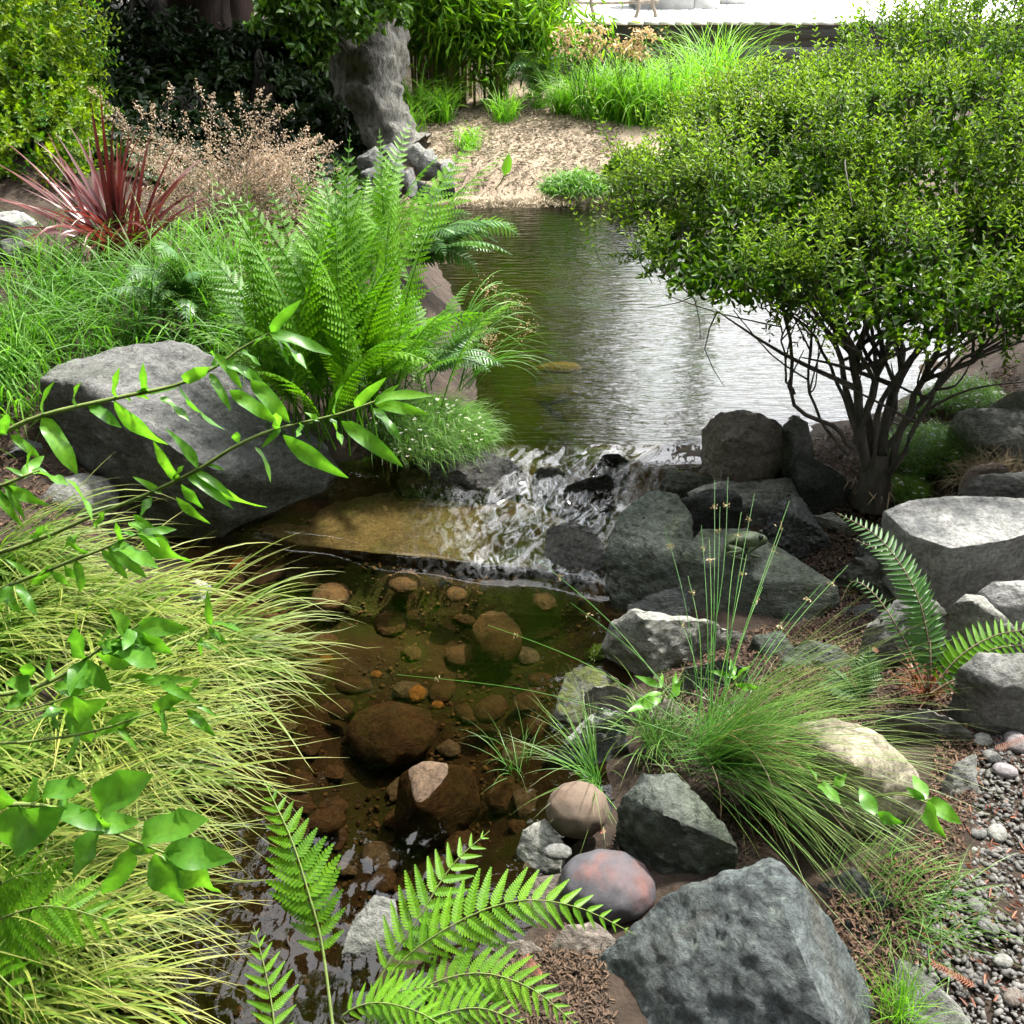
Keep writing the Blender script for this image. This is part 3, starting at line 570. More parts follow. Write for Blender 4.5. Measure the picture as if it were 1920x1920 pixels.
rock('dark stone at the lip of the cascade near the right bank', [(1110, 870, .1), (1130, 850, .15), (1160, 848, .16), (1185, 865, .13), (1150, 882, .08)], 'rock_wet', 3, 0.05, 14)
for (px, py, z, rx, ry, mt, lb) in [
    (735, 1375, -.10, 95, 62, 'rock_bed', 'large brown boulder lying under water in mid stream'),
    (782, 1300, -.05, 25, 14, 'rock_amber', 'small amber stone under water above the large brown boulder'),
    (610, 1237, -.05, 16, 10, 'rock_amber', 'tiny amber stone under water near the golden sedge'),
    (665, 1285, -.07, 38, 20, 'rock_bed', 'flat brown stone under water left of the amber stone'),
    (705, 1265, -.05, 11, 9, 'rock_amber', 'tiny round amber stone under water right of the flat brown one'),
    (620, 1120, -.1, 45, 30, 'rock_bed', 'dark brown stone under water below the submerged slab'),
    (445, 1058, -.04, 20, 11, 'rock_amber', 'wet reddish stone at the surface below the big boulder'),
    (500, 1080, -.08, 45, 18, 'rock_bed', 'long brown stone under water below the big boulder'),
    (440, 1095, -.08, 38, 16, 'rock_bed', 'brown stone under water beside the golden sedge'),
    (930, 1195, -.09, 75, 40, 'rock_bed', 'broad dark brown stone under water near the right bank'),
    (820, 1322, -.06, 13, 9, 'rock_amber', 'tiny amber stone under water right of the large brown boulder'),
    (640, 1330, -.07, 28, 20, 'rock_bed', 'brown stone under water left of the large brown boulder'),
    (950, 1500, -.07, 40, 34, 'rock_bed', 'brown stone under water beside the pale weathered stone'),
    (920, 1330, -.08, 40, 24, 'rock_bed', 'brown stone under water beside the mossy rock'),
    (610, 1540, -.09, 40, 26, 'rock_bed', 'reddish brown stone under water above the tall fern frond'),
    (1030, 740, .03, 70, 25, 'rock_bed', 'brown stone under the pond surface near the cascade lip'),
    (1050, 690, .03, 45, 14, 'rock_amber', 'ochre stone under the pond surface in front of the pale reflection'),
    (930, 690, .03, 35, 18, 'rock_bed', 'brown stone under the pond surface beside the drooping grass')]:
    cobble(lb, px, py, z, rx, ry, mt, (px % 7) * 0.3, 0.5, 0.035, group='stones lying under water')

ORD = ['nearest the cascade', 'second from the cascade', 'third from the cascade', 'fourth from the cascade', 'fifth from the cascade', 'sixth from the cascade', 'seventh from the cascade', 'eighth from the cascade', 'ninth from the cascade', 'tenth from the cascade']
for row, (x0, y0, x1, y1) in (('beside the sedge', (480, 1120, 560, 1560)), ('left of mid stream', (580, 1085, 640, 1640)), ('in mid stream', (760, 1100, 700, 1660)), ('right of mid stream', (860, 1110, 850, 1640)), ('along the right bank', (1010, 1130, 960, 1560))):
    for k in range(10):
        q = k / 9; px, py = x0 + (x1 - x0) * q + random.uniform(-28, 28), y0 + (y1 - y0) * q + random.uniform(-12, 12)
        c_ = P(px, py, -.12); z = gz(c_.x, c_.y) + .012; rx = random.uniform(22, 48)
        cobble('flat brown cobble under water ' + row + ', ' + ORD[k], px, py, min(z, -.035), rx, rx * random.uniform(.5, .75), random.choice(['rock_bed', 'rock_bed', 'rock_brown', 'rock_bed']), random.uniform(0, 3), .42, .04, group='stones lying under water', div=11, facets=random.choice([0, 26]))

# ------------------------------------------------------------------ generators for plants
U = lambda a, b, n: R.uniform(a, b, n)
def blades(g, base, az, elev, length, width, droop, seg=5, curl=1.5, zmin=None, var=None, fold=0.0, tipk=1.0, round_tip=False, sway=0.0, stripe=False):
    base = np.asarray(base, float); n = len(base)
    f = lambda a: np.broadcast_to(np.asarray(a, float), (n,))
    az, elev, length, width, droop = map(f, (az, elev, length, width, droop))
    s = np.linspace(0, 1, seg + 1)
    e = elev[:, None] - droop[:, None] * s[None] ** curl
    a2 = az[:, None] + (R.normal(0, 1, n)[:, None] * sway * s[None] if sway else 0)
    st = (length / seg)[:, None]
    em = 0.5 * (e[:, 1:] + e[:, :-1]); am = a2[:, 1:] if sway else np.broadcast_to(az[:, None], em.shape)
    D = np.stack([np.cos(em) * np.cos(am), np.cos(em) * np.sin(am), np.sin(em)], -1) * st[..., None]
    pos = np.concatenate([np.zeros((n, 1, 3)), np.cumsum(D, 1)], 1) + base[:, None]
    if zmin is not None: pos[..., 2] = np.maximum(pos[..., 2], zmin)
    tw = R.uniform(-0.7, 0.7, n)
    side = np.stack([-np.sin(az) * np.cos(tw), np.cos(az) * np.cos(tw), np.sin(tw)], -1)[:, None]
    prof = np.minimum(1, 0.55 + 2.2 * s) * np.clip(1 - s ** (3.2 if round_tip else 1.9), 0.03, 1)
    w = (width[:, None] * prof[None])[..., None] * 0.5
    var = f(R.uniform(0, 1, n) if var is None else var)
    t1 = np.broadcast_to((s ** 2)[None] * tipk, (n, seg + 1))
    if fold:
        mid = pos.copy(); mid[..., 2] -= fold * w[..., 0] * 2
        V = np.stack([pos + side * w, mid, pos - side * w], 2); k = 3
    else:
        V = np.stack([pos + side * w, pos - side * w], 2); k = 2
    idx = np.arange(n * (seg + 1) * k).reshape(n, seg + 1, k)
    F = [np.stack([idx[:, :-1, j], idx[:, :-1, j + 1], idx[:, 1:, j + 1], idx[:, 1:, j]], -1).reshape(-1, 4) for j in range(k - 1)]
    vv = np.repeat(var, (seg + 1) * k)
    if stripe: vv = vv * np.tile(np.array([1.0, 0.15, 1.0]), n * (seg + 1))
    g.add(V.reshape(-1, 3), np.concatenate(F), vv, np.repeat(t1.ravel(), k))
    return pos
def norm(v): return v / np.maximum(np.linalg.norm(v, axis=-1, keepdims=True), 1e-9)
def leaf_cloud(g, pos, d, up, L, W, var=None, fold=0.25, tip=0.0):
    """each leaf two folded quads"""
    n = len(pos); d = norm(d); side = norm(np.cross(d, up)); nr = np.cross(side, d)
    L = np.broadcast_to(np.asarray(L, float), (n,))[:, None]; W = np.broadcast_to(np.asarray(W, float), (n,))[:, None]
    b = pos; t = pos + d * L - nr * L * 0.12
    l1 = pos + d * L * 0.3 + side * W * 0.5 + nr * W * fold; l2 = pos + d * L * 0.7 + side * W * 0.42 + nr * W * fold
    r1 = pos + d * L * 0.3 - side * W * 0.5 + nr * W * fold; r2 = pos + d * L * 0.7 - side * W * 0.42 + nr * W * fold
    V = np.stack([b, l1, l2, t, r2, r1], 1)
    i = np.arange(n)[:, None] * 6
    F = np.concatenate([i + np.array([[0, 3, 2, 1]]), i + np.array([[0, 5, 4, 3]])])
    var = R.uniform(0, 1, n) if var is None else var
    g.add(V.reshape(-1, 3), F, np.repeat(np.broadcast_to(var, (n,)), 6), np.repeat(np.broadcast_to(tip, (n,)), 6))
def tube(g, pts, r, sides=6, var=0.5):
    pts = np.asarray(pts, float); k = len(pts); r = np.broadcast_to(np.asarray(r, float), (k,))
    t = norm(np.gradient(pts, axis=0)); ref = np.array([0.31, 0.17, 0.93]) if abs(t[0][2]) < 0.9 else np.array([0.9, 0.3, 0.1])
    s = norm(np.cross(t, ref)); u = np.cross(s, t)
    a = np.arange(sides) / sides * 2 * np.pi
    V = pts[:, None] + r[:, None, None] * (np.cos(a)[None, :, None] * s[:, None] + np.sin(a)[None, :, None] * u[:, None])
    i = np.arange(k * sides).reshape(k, sides); j = np.roll(i, -1, 1)
    F = np.stack([i[:-1], j[:-1], j[1:], i[1:]], -1).reshape(-1, 4)
    g.add(V.reshape(-1, 3), F, var)
def spline(pts, n):
    pts = np.asarray([tuple(p) for p in pts], float); k = len(pts)
    ts = np.linspace(0, k - 1 - 1e-6, n); out = []
    for t in ts:
        i = int(t); f = t - i
        p0, p1, p2, p3 = pts[max(i - 1, 0)], pts[i], pts[min(i + 1, k - 1)], pts[min(i + 2, k - 1)]
        out.append(0.5 * ((2 * p1) + (-p0 + p2) * f + (2 * p0 - 5 * p1 + 4 * p2 - p3) * f * f + (-p0 + 3 * p1 - 3 * p2 + p3) * f ** 3))
    return np.array(out)
def rand_dirs(n, up=0.0):
    v = R.normal(size=(n, 3)); v[:, 2] += up; return norm(v)

# ------------------------------------------------------------------ ferns
def pinna_geo(n=11, fat=0.5, cut=0.92):
    """one leaflet of a frond: unit length along +x, toothed into n pairs of lobes"""
    g = Geo()
    ax = np.array([[0, .012, 0], [1, 0, -.1], [0, -.012, 0]])
    g.add(ax, [[0, 1, 2]], 0.4, 0.0)
    for i in range(n):
        s = (i + 0.4) / n; x = s; zc = -0.1 * s * s
        l = 0.24 * fat * (1 - s) ** 0.75 * min(1, 0.55 + 3 * s) + 0.012
        w = cut / n
        for sg in (1, -1):
            sk = 0.35 * l
            V = [(x - w * .5, 0, zc), (x + w * .5, 0, zc), (x + w * .45 + sk, sg * l * .7, zc + l * .18), (x + w * .1 + sk * 1.2, sg * l, zc + l * .15), (x - w * .35 + sk, sg * l * .75, zc + l * .2)]
            f = [[0, 1, 2, 3, 4]] if sg > 0 else [[4, 3, 2, 1, 0]]
            g.add(V, f, R.uniform(0.2, 0.8), 0.0)
    return g
def sword_pinna_geo():
    g = Geo(); xs = [0, .12, .3, .6, .85, 1.0]; ws = [.05, .10, .105, .085, .045, 0.004]
    V = []; 
    for x, w in zip(xs, ws): V += [(x, w, 0.02 - .12 * x * x), (x, 0, -.12 * x * x - .01), (x, -w, 0.02 - .12 * x * x)]
    F = []
    for i in range(5): F += [[3 * i, 3 * i + 1, 3 * i + 4, 3 * i + 3], [3 * i + 1, 3 * i + 2, 3 * i + 5, 3 * i + 4]]
    g.add(V, F, 0.5, 0.0); return g
def geo_arrays(g): return np.concatenate(g.V), {k: np.concatenate(v) for k, v in g.F.items()}, np.concatenate(g.var)
PIN_BIG = geo_arrays(pinna_geo(12, 1.0)); PIN_SMALL = geo_arrays(pinna_geo(7, 0.95, 0.8)); PIN_SWORD = geo_arrays(sword_pinna_geo())
def frond_frames(curve, n_pairs, start=0.15, maxlen=0.1, shape='lady', angle=62, droop=0.25, roll=0.0, upv=(0, 0, 1)):
    """matrices of the leaflets along a curve (k,3)"""
    curve = np.asarray(curve, float); seg = np.linalg.norm(np.diff(curve, axis=0), axis=1); cum = np.concatenate([[0], np.cumsum(seg)]); T = cum[-1]
    tang = norm(np.gradient(curve, axis=0)); res = []
    for i in range(n_pairs):
        s = start + (1 - start) * (i + 0.2) / n_pairs; d = s * T
        p = np.array([np.interp(d, cum, curve[:, c]) for c in range(3)]); t = norm(np.array([np.interp(d, cum, tang[:, c]) for c in range(3)]))
        u = (s - start) / (1 - start)
        if shape == 'lady': l = maxlen * min(1, 0.5 + 1.9 * u) * (1 - u ** 1.6) ** 0.85
        elif shape == 'sword': l = maxlen * min(1, 0.6 + 2.5 * u) * (1 - u ** 3) ** 0.8
        else: l = maxlen * (1 - u) ** 0.8
        l = max(l, 0.06 * maxlen)
        up = np.asarray(upv, float); sd = norm(np.cross(t, up)); nr = np.cross(sd, t)
        if roll: sd = sd * math.cos(roll) + nr * math.sin(roll); nr = np.cross(sd, t)
        for sg in (1, -1):
            a = math.radians(angle - 22 * u) + R.normal(0, 0.05)
            x = t * math.cos(a) + sd * sg * math.sin(a) - nr * droop * R.uniform(0.6, 1.4); x = norm(x)
            z = norm(nr - x * np.dot(nr, x)); y = np.cross(z, x)
            res.append((p, x, y, z, l * R.uniform(0.92, 1.06)))
    return res
def frond_mesh(g, curve, n_pairs, maxlen, pin, var=0.5, rad0=0.0025, **kw):
    V0, F0, va = pin
    fr = frond_frames(curve, n_pairs, maxlen=maxlen, **kw)
    for p, x, y, z, l in fr:
        V = p + l * (V0[:, :1] * x + V0[:, 1:2] * y + V0[:, 2:] * z)
        first = True; m = len(V); b = g.n
        g.V.append(V); g.var.append(np.clip(va - 0.5 + var, 0, 1)); g.tip.append(np.zeros(m)); g.n += m
        for k, F in F0.items(): g.F.setdefault(k, []).append(F + b)
    c = np.asarray(curve); tube(g, c, np.linspace(rad0, rad0 * 0.3, len(c)), 4, 0.3)
def arch(base, az, L, elev, droop, n=9, sway=0.1):
    s = np.linspace(0, 1, n); e = elev - droop * s ** 1.6; a = az + sway * s
    d = np.stack([np.cos(e) * np.cos(a), np.cos(e) * np.sin(a), np.sin(e)], -1) * L / (n - 1)
    return np.concatenate([[np.zeros(3)], np.cumsum(d[:-1], 0)]) + np.asarray(base)
def fern_clump(name, label, base, specs, pin, mat, cat='fern', group=None, maxlen=0.13, pairs=20, stem=0.25, shape='lady', rad0=0.003, spread=0.0, **kw):
    """specs: list of (azimuth deg, length, elevation deg, droop deg)"""
    th = thing(name, label, cat, base, group)
    for az, L, el, dr in specs:
        c = arch(np.array(base) + R.normal(0, spread, 3) * [1, 1, 0], rad(az), L, rad(el), rad(dr), sway=R.uniform(-.25, .25)); g = Geo()
        frond_mesh(g, c, pairs, maxlen * L, pin, R.uniform(0.2, 0.9), rad0, start=stem, shape=shape, roll=R.normal(0, .45), **kw)
        g.build('frond', mat, th)
    return th
def rspecs(n, az0, az1, L0, L1, e0, e1, d0, d1):
    return [(random.uniform(az0, az1), random.uniform(L0, L1), random.uniform(e0, e1), random.uniform(d0, d1)) for _ in range(n)]

b = P(640, 800, .27)
fern_clump('lady_fern', 'tall bright green fern with feathery upright fronds right of the big boulder', b,
    [(95, .98, 88, 40), (110, .95, 84, 45), (80, .9, 84, 50), (130, .85, 80, 50), (60, .85, 78, 60), (150, .8, 75, 60)] + rspecs(30, -20, 200, .6, .95, 72, 90, 20, 75) + rspecs(34, -60, 240, .35, .7, 60, 88, 20, 110),
    PIN_SMALL, M['fern'], maxlen=.13, pairs=22, stem=.25, spread=.09)
b = P(735, 740, .28)
fern_clump('lady_fern', 'bright fern leaning out over the pond edge, behind the low flowering mat', b,
    rspecs(30, -50, 130, .34, .56, 50, 82, 50, 100) + rspecs(10, 130, 300, .35, .5, 60, 80, 60, 100), PIN_SMALL, M['fern'], maxlen=.14, pairs=21, stem=.2, spread=.08)
b = P(700, 560, .38)
fern_clump('lady_fern', 'loose bright fern farther along the bank, one frond arching over the water', b,
    [(55, .95, 55, 35), (40, .9, 48, 40), (70, .85, 66, 40)] + rspecs(20, 20, 170, .45, .75, 60, 84, 40, 80), PIN_SMALL, M['fern'], maxlen=.14, pairs=21, stem=.2, spread=.1)
b = P(770, 500, .38)
fern_clump('sword_fern', 'pale sword fern hanging over the left edge of the pond', b, rspecs(16, -80, 90, .4, .65, 30, 65, 60, 110), PIN_SWORD, M['fern_blue'], maxlen=.16, pairs=24, stem=.1, shape='sword', angle=75)
b = P(800, 700, .32)
fern_clump('sword_fern', 'drooping pale fern at the water edge above the low flowering mat', b, rspecs(8, -40, 40, .3, .42, 25, 50, 60, 100), PIN_SWORD, M['fern_blue'], maxlen=.17, pairs=22, stem=.1, shape='sword', angle=75)
b = P(360, 610, .36)
fern_clump('lady_fern', 'drooping fern below the red leaved plant', b,
    [(-60, .5, 75, 120), (-95, .55, 80, 130), (-120, .5, 78, 125), (-75, .62, 84, 120), (-40, .5, 70, 110)] + rspecs(6, -160, 0, .3, .5, 55, 80, 90, 130), PIN_SMALL, M['fern_blue'], maxlen=.2, pairs=18, stem=.2)

def px_frond(parent, pts, pairs, lenpx, pin_mesh, mat, stem_mat, start=.1, shape='lady', droop=.2, angle=62, roll=0., rad0=.0022):
    c = spline([P(*p) for p in pts], 18)
    g = Geo(); tube(g, c, np.linspace(rad0, rad0 * .3, len(c)), 6, .5)
    f = g.build('frond', stem_mat, parent)
    t = c[len(c) // 2][1] / ray(pts[len(pts) // 2][0], pts[len(pts) // 2][1])[1]
    view = np.array([0, -CP, SP]) * 0.5 + np.array([0, -.2, .8])
    for p, x, y, z, l in frond_frames(c, pairs, start=start, maxlen=lenpx * t, shape=shape, angle=angle, droop=droop, roll=roll, upv=view):
        o = bpy.data.objects.new('leaflet', pin_mesh[R.randint(len(pin_mesh))]); COL.objects.link(o); o.parent = f
        Mx = Matrix(((x[0] * l, y[0] * l, z[0] * l, p[0]), (x[1] * l, y[1] * l, z[1] * l, p[1]), (x[2] * l, y[2] * l, z[2] * l, p[2]), (0, 0, 0, 1)))
        o.matrix_parent_inverse = parent.matrix_basis.inverted() @ Matrix.Identity(4)
        o.matrix_parent_inverse = Matrix.Identity(4)
        o.matrix_basis = (parent.matrix_basis @ f.matrix_parent_inverse).inverted() @ Mx if False else Mx
    return f
def pin_meshes(n, fat, mat, nm, k=3): return [pinna_geo(n, fat, .9).mesh(nm, mat) for _ in range(k)]
PM_FORE = pin_meshes(15, .66, M['fern_fore'], 'leaflet'); PM_MID = pin_meshes(11, .9, M['fern'], 'leaflet'); PM_LEFT = pin_meshes(14, .75, M['fern'], 'leaflet')
PM_SW = [sword_pinna_geo().mesh('leaflet', M['fern_dark']) for _ in range(1)]; PM_SWB = [sword_pinna_geo().mesh('leaflet', M['fern']) for _ in range(1)]
b = P(690, 1960, 0.0)
th = thing('lady_fern', 'bright lime green fern spreading over the stones at the bottom centre', 'fern', b)
for pts, pairs, lp, kw in [
    ([(690, 1950, 0), (705, 1850, .06), (785, 1720, .16), (850, 1620, .22), (918, 1558, .25)], 12, 105, {}),
    ([(690, 1950, 0), (730, 1830, .08), (830, 1745, .17), (960, 1690, .22), (1080, 1700, .22), (1190, 1752, .18)], 18, 105, {}),
    ([(690, 1950, 0), (760, 1870, .07), (880, 1825, .13), (990, 1850, .15), (1090, 1930, .12)], 16, 92, {}),
    ([(690, 1950, 0), (690, 1900, .05), (740, 1860, .09), (830, 1850, .1)], 12, 60, {}),
    ([(690, 1950, 0), (640, 1910, .06), (700, 1880, .1), (790, 1900, .12), (880, 1960, .1)], 14, 70, {}),
    ([(690, 1950, 0), (800, 1910, .08), (900, 1890, .12), (1000, 1930, .12)], 14, 70, {})]:
    px_frond(th, pts, pairs, lp, PM_FORE, M['fern_fore'], M['stem_green'], start=.28, **kw)
b = P(628, 1960, 0.0)
th = thing('fern_frond', 'single upright fern frond on a bare pale stalk standing before the stream', 'fern', b)
px_frond(th, [(628, 1960, 0), (605, 1780, .1), (580, 1680, .18), (545, 1570, .25), (495, 1465, .3)], 14, 100, PM_MID, M['fern'], M['stem_green'], start=.32, rad0=.0035)
b = P(518, 1990, 0.0)
th = thing('fern_frond', 'small young fern frond left of the bare stalked one', 'fern', b)
px_frond(th, [(518, 1990, 0), (512, 1900, .05), (495, 1810, .1), (475, 1735, .14)], 9, 72, PM_FORE, M['fern_fore'], M['stem_green'], start=.15)
b = P(-70, 1760, .15)
th = thing('bracken_fern', 'dark green fern reaching in from the left edge at the bottom', 'fern', b)
for pts, pairs, lp in [([(-70, 1760, .15), (20, 1715, .3), (110, 1700, .33), (245, 1740, .28)], 14, 170), ([(-70, 1760, .15), (0, 1830, .25), (50, 1880, .25), (80, 1930, .2)], 9, 110), ([(-70, 1760, .15), (-20, 1680, .3), (40, 1640, .35), (110, 1640, .33)], 9, 90)]:
    px_frond(th, pts, pairs, lp, PM_LEFT, M['fern'], M['stem_green'], start=.1)
b = P(1735, 1300, .18)
th = thing('sword_fern', 'sword fern with one tall arching frond among the right bank rocks', 'fern', b)
for pts, pairs, lp, pm in [
    ([(1738, 1290, .2), (1740, 1200, .32), (1712, 1100, .44), (1650, 1010, .52), (1570, 962, .54)], 34, 46, PM_SW),
    ([(1735, 1290, .2), (1690, 1190, .3), (1640, 1115, .37), (1600, 1090, .38), (1578, 1125, .34)], 24, 22, PM_SW),
    ([(1745, 1295, .2), (1800, 1230, .28), (1870, 1190, .32), (1950, 1178, .33)], 18, 46, PM_SWB),
    ([(1745, 1295, .2), (1800, 1245, .26), (1870, 1215, .3), (1950, 1208, .3)], 16, 42, PM_SWB),
    ([(1745, 1300, .2), (1800, 1270, .24), (1870, 1258, .26), (1950, 1265, .25)], 14, 40, PM_SW),
    ([(1740, 1290, .2), (1745, 1240, .28), (1735, 1150, .36), (1690, 1060, .42), (1600, 1010, .44)], 26, 34, PM_SW)]:
    px_frond(th, pts, pairs, lp, pm, None, M['stem_brown'], start=.1, shape='sword', angle=78, droop=.05)
g = Geo(); n = 90; bb = np.tile(np.array(P(1735, 1300, .16)), (n, 1)) + R.normal(0, .018, (n, 3)) * [1, 1, .3]
blades(g, bb, U(0, 6.28, n), U(.5, 1.4, n), U(.05, .12, n), .006, U(0, 1.5, n), 3)
tag(g.build('old_stalks', M['rust_leaf'], th), kind='stuff')
b = P(1620, 1320, .12)
fern_clump('small_fern', 'small dark green fern in the shade beside the rust coloured needles', b, rspecs(9, 60, 200, .10, .17, 30, 70, 30, 80), PIN_SMALL, M['fern_dark'], maxlen=.32, pairs=10, stem=.2)
b = P(1015, 190, .5)
fern_clump('sword_fern', 'arching green fern at the left edge of the tall grass by the deck', b, rspecs(12, 30, 250, .5, .9, 50, 80, 70, 120), PIN_SWORD, M['fern_blue'], maxlen=.16, pairs=24, stem=.15, shape='sword', angle=75)

# ------------------------------------------------------------------ grasses, rushes, sedges
def tuft(name, label, cat, base, mat, n, spread, az, el, L, W, dr, seg=6, group=None, zmin=None, part='blades', curl=1.5, fold=0., sway=.15, extra=None, stripe=False):
    base = Vector(base); th = thing(name, label, cat, base, group)
    g = Geo(); bb = np.array(base) + np.stack([R.normal(0, spread, n), R.normal(0, spread, n), R.uniform(-.03, .0, n)], 1)
    if spread > .04: bb[:, 2] = ground_z(bb[:, 0], bb[:, 1]) - .01
    blades(g, bb, rad(1) * U(az[0], az[1], n), rad(1) * U(el[0], el[1], n), U(L[0], L[1], n), U(W[0], W[1], n), rad(1) * U(dr[0], dr[1], n), seg, curl, zmin, fold=fold, sway=sway, stripe=stripe)
    tag(g.build(part, mat, th), kind='stuff')
    if extra: extra(th)
    return th
SEDGE = [((20, 1160), .12, 230, 'golden striped sedge tussock at the left edge under the lower branch'),
         ((180, 1190), .09, 230, 'golden striped sedge tussock nearest the big boulder'),
         ((330, 1230), .05, 300, 'golden striped sedge tussock draping farthest over the stream'),
         ((130, 1330), .12, 280, 'golden striped sedge tussock in the middle of the left bank'),
         ((190, 1440), .06, 280, 'golden striped sedge tussock above the large drooping leaves'),
         ((0, 1570), .13, 260, 'golden striped sedge tussock under the large drooping leaves'),
         ((50, 1650), .05, 260, 'golden striped sedge tussock hanging over the rippling water'),
         ((0, 1080), .13, 230, 'golden striped sedge tussock highest up the left edge, under the branch'),
         ((-60, 1230), .14, 230, 'golden striped sedge tussock cut by the left frame edge beside the rounded leaves'),
         ((-60, 1430), .14, 230, 'golden striped sedge tussock cut by the left frame edge above the glossy leaves'),
         ((-70, 1700), .14, 230, 'golden striped sedge tussock cut by the left frame edge under the dark fern'),
         ((-20, 1860), .08, 260, 'golden striped sedge tussock in the bottom left corner')]
for (px, py), z, n, lb in SEDGE:
    b = P(px, py, z); b.z = gz(b.x, b.y)
    tuft('sedge_tussock', lb, 'sedge', b, M['sedge'], n, .05, (-65, 40), (8, 66), (.28, .54), (.005, .010), (45, 100), 9, 'golden sedges on the left bank', .008, curl=1.15, fold=.12, sway=.35, stripe=True)
# fine green tussock in front of the boulder
b = P(230, 1090, .1); b.z = gz(b.x, b.y)
for (px, py), n, lb in [((-10, 700), 150, 'glossy strap leaved grass at the left frame edge above the stones'), ((60, 610), 190, 'strap leaved grass left of the big boulder'), ((180, 570), 190, 'strap leaved grass behind the left end of the big boulder'),
                    ((330, 570), 170, 'strap leaved grass behind the peak of the big boulder'), ((460, 600), 190, 'strap leaved grass between the big boulder and the tall fern'), ((420, 500), 150, 'strap leaved grass in front of the dry flower heads'),
                    ((120, 520), 140, 'strap leaved grass below the red leaves on the left'), ((20, 760), 150, 'short broad leaved grass beside the boulder, left edge'), ((540, 690), 160, 'strap leaved grass at the foot of the tall fern'), ((300, 500), 120, 'thin grass under the red leaved plant'), ((230, 650), 150, 'grass fringing the top of the big boulder'), ((420, 670), 130, 'grass spilling over the right shoulder of the big boulder'), ((560, 760), 120, 'grass in the gap between the big boulder and the fern stalks'), ((60, 680), 140, 'grass tuft touching the left end of the big boulder')]:
    b = P(px, py, .32); b = P(px, py, gz(b.x, b.y))
    tuft('grass_tuft', lb, 'grass', b, M['strap'], n, .09, (0, 360), (50, 88), (.25, .5), (.005, .010), (50, 130), 7, 'strap leaved grasses on the left bank', curl=1.3, fold=.15)
# pond edge grass hanging over water
for (px, py), lb in [((850, 640), 'thin sedge stems arching over the pond with brown seed heads'), ((870, 720), 'strap grass blades drooping into the pond beside the flowering mat')]:
    b = P(px, py, .26)
    def heads(th, b=b):
        g = Geo(); g2 = Geo()
        for k in range(7):
            e = PY(random.uniform(890, 985), random.uniform(540, 660), b.y + random.uniform(-.1, .1)); mid = (b + e) / 2 + Vector((0, 0, .14))
            c = spline([b, mid, e], 10); tube(g, c, .0012, 4)
            n = 60; p = np.array(e) + R.normal(0, .022, (n, 3)); leaf_cloud(g2, p, rand_dirs(n), rand_dirs(n), .008, .004)
        g.build('stem', M['rush'], th); tag(g2.build('seed_heads', M['umbel'], th), kind='stuff')
    tuft('pond_sedge', lb, 'grass', b, M['strap'], 22, .02, (-40, 60), (40, 80), (.35, .55), (.005, .009), (70, 140), 9, zmin=.125, extra=heads if '850' in str(px) else None)
# rushes on the right bank
RB = P(1330, 1405, .17)
def rush_extra(th):
    g = Geo(); n = 60
    blades(g, np.array(RB) + R.normal(0, .02, (n, 3)) * [1, 1, .2], rad(1) * U(-70, 0, n), rad(1) * U(10, 70, n), U(.2, .45, n), .0022, rad(1) * U(20, 110, n), 8, sway=.3)
    tag(g.build('dry_stems', M['rush_dry'], th), kind='stuff')
    # single long stems that stand out
    g = Geo(); gh = Geo()
    for (x, y, z) in [(1365, 895, .52), (1350, 950, .48), (1415, 925, .5), (1480, 940, .45), (1468, 990, .42), (1400, 1040, .4), (1315, 985, .44), (1290, 1080, .4), (1245, 985, .42), (1540, 1095, .3), (1590, 1060, .34), (1430, 1100, .35), (1070, 1130, .24), (1010, 1050, .3), (915, 1172, .15), (745, 1265, .12), (1800, 1195, .3), (1340, 900, .5), (1390, 960, .46), (1330, 1010, .45), (1270, 1150, .33), (1480, 1150, .32)]:
        e = P(x, y, z); m = (RB + e) / 2 + Vector((0, 0, .05)); c = spline([RB + Vector((random.gauss(0, .02), random.gauss(0, .02), 0)), m, e], 12)
        tube(g, c, np.linspace(.0014, .0006, 12), 4, random.random())
        k = 8; p = c[9] + R.normal(0, .004, (k, 3)); leaf_cloud(gh, p, rand_dirs(k), rand_dirs(k), .008, .004)
    tag(g.build('long_stems', M['rush'], th), kind='stuff'); tag(gh.build('seed_heads', M['umbel'], th), kind='stuff')
tuft('rush_clump', 'large clump of fine green rushes sweeping down over the tan boulder', 'rush', RB, M['rush'], 620, .03, (-70, 5), (5, 75), (.25, .62), (.0016, .0026), (10, 60), 8, extra=rush_extra, sway=.2)
g = Geo(); n = 160; bb = np.array(RB) + R.normal(0, .03, (n, 3)) * [1, 1, .2]
tuft('rush_clump', 'short green rush tuft left of the large clump above the steep rock', 'rush', P(1235, 1385, .08), M['rush'], 200, .03, (0, 360), (25, 85), (.08, .22), (.0018, .003), (20, 100), 6, sway=.3)
tuft('rush_clump', 'short tuft of green rushes upright behind the large clump', 'rush', P(1400, 1350, .16), M['rush'], 260, .05, (0, 360), (30, 85), (.1, .26), (.002, .0032), (20, 100), 6, sway=.3)
tuft('rush_clump', 'small spiky rush tuft growing above the tan brown cobble', 'rush', P(1118, 1458, .06), M['rush'], 70, .008, (90, 290), (15, 75), (.14, .32), (.0018, .0028), (10, 70), 8, sway=.2)
tuft('rush_clump', 'sparse rush tuft in the shallow water beside the dark stone', 'rush', P(965, 1440, .0), M['rush'], 34, .015, (0, 360), (25, 85), (.1, .2), (.0015, .0024), (30, 100), 6, sway=.3)
tuft('grass_tuft', 'wispy pale green seedlings beside the pale facet of the huge rock', 'grass', P(1690, 1890, .12), M['tallgrass'], 140, .02, (0, 360), (40, 88), (.06, .13), (.0015, .0022), (10, 80), 5)
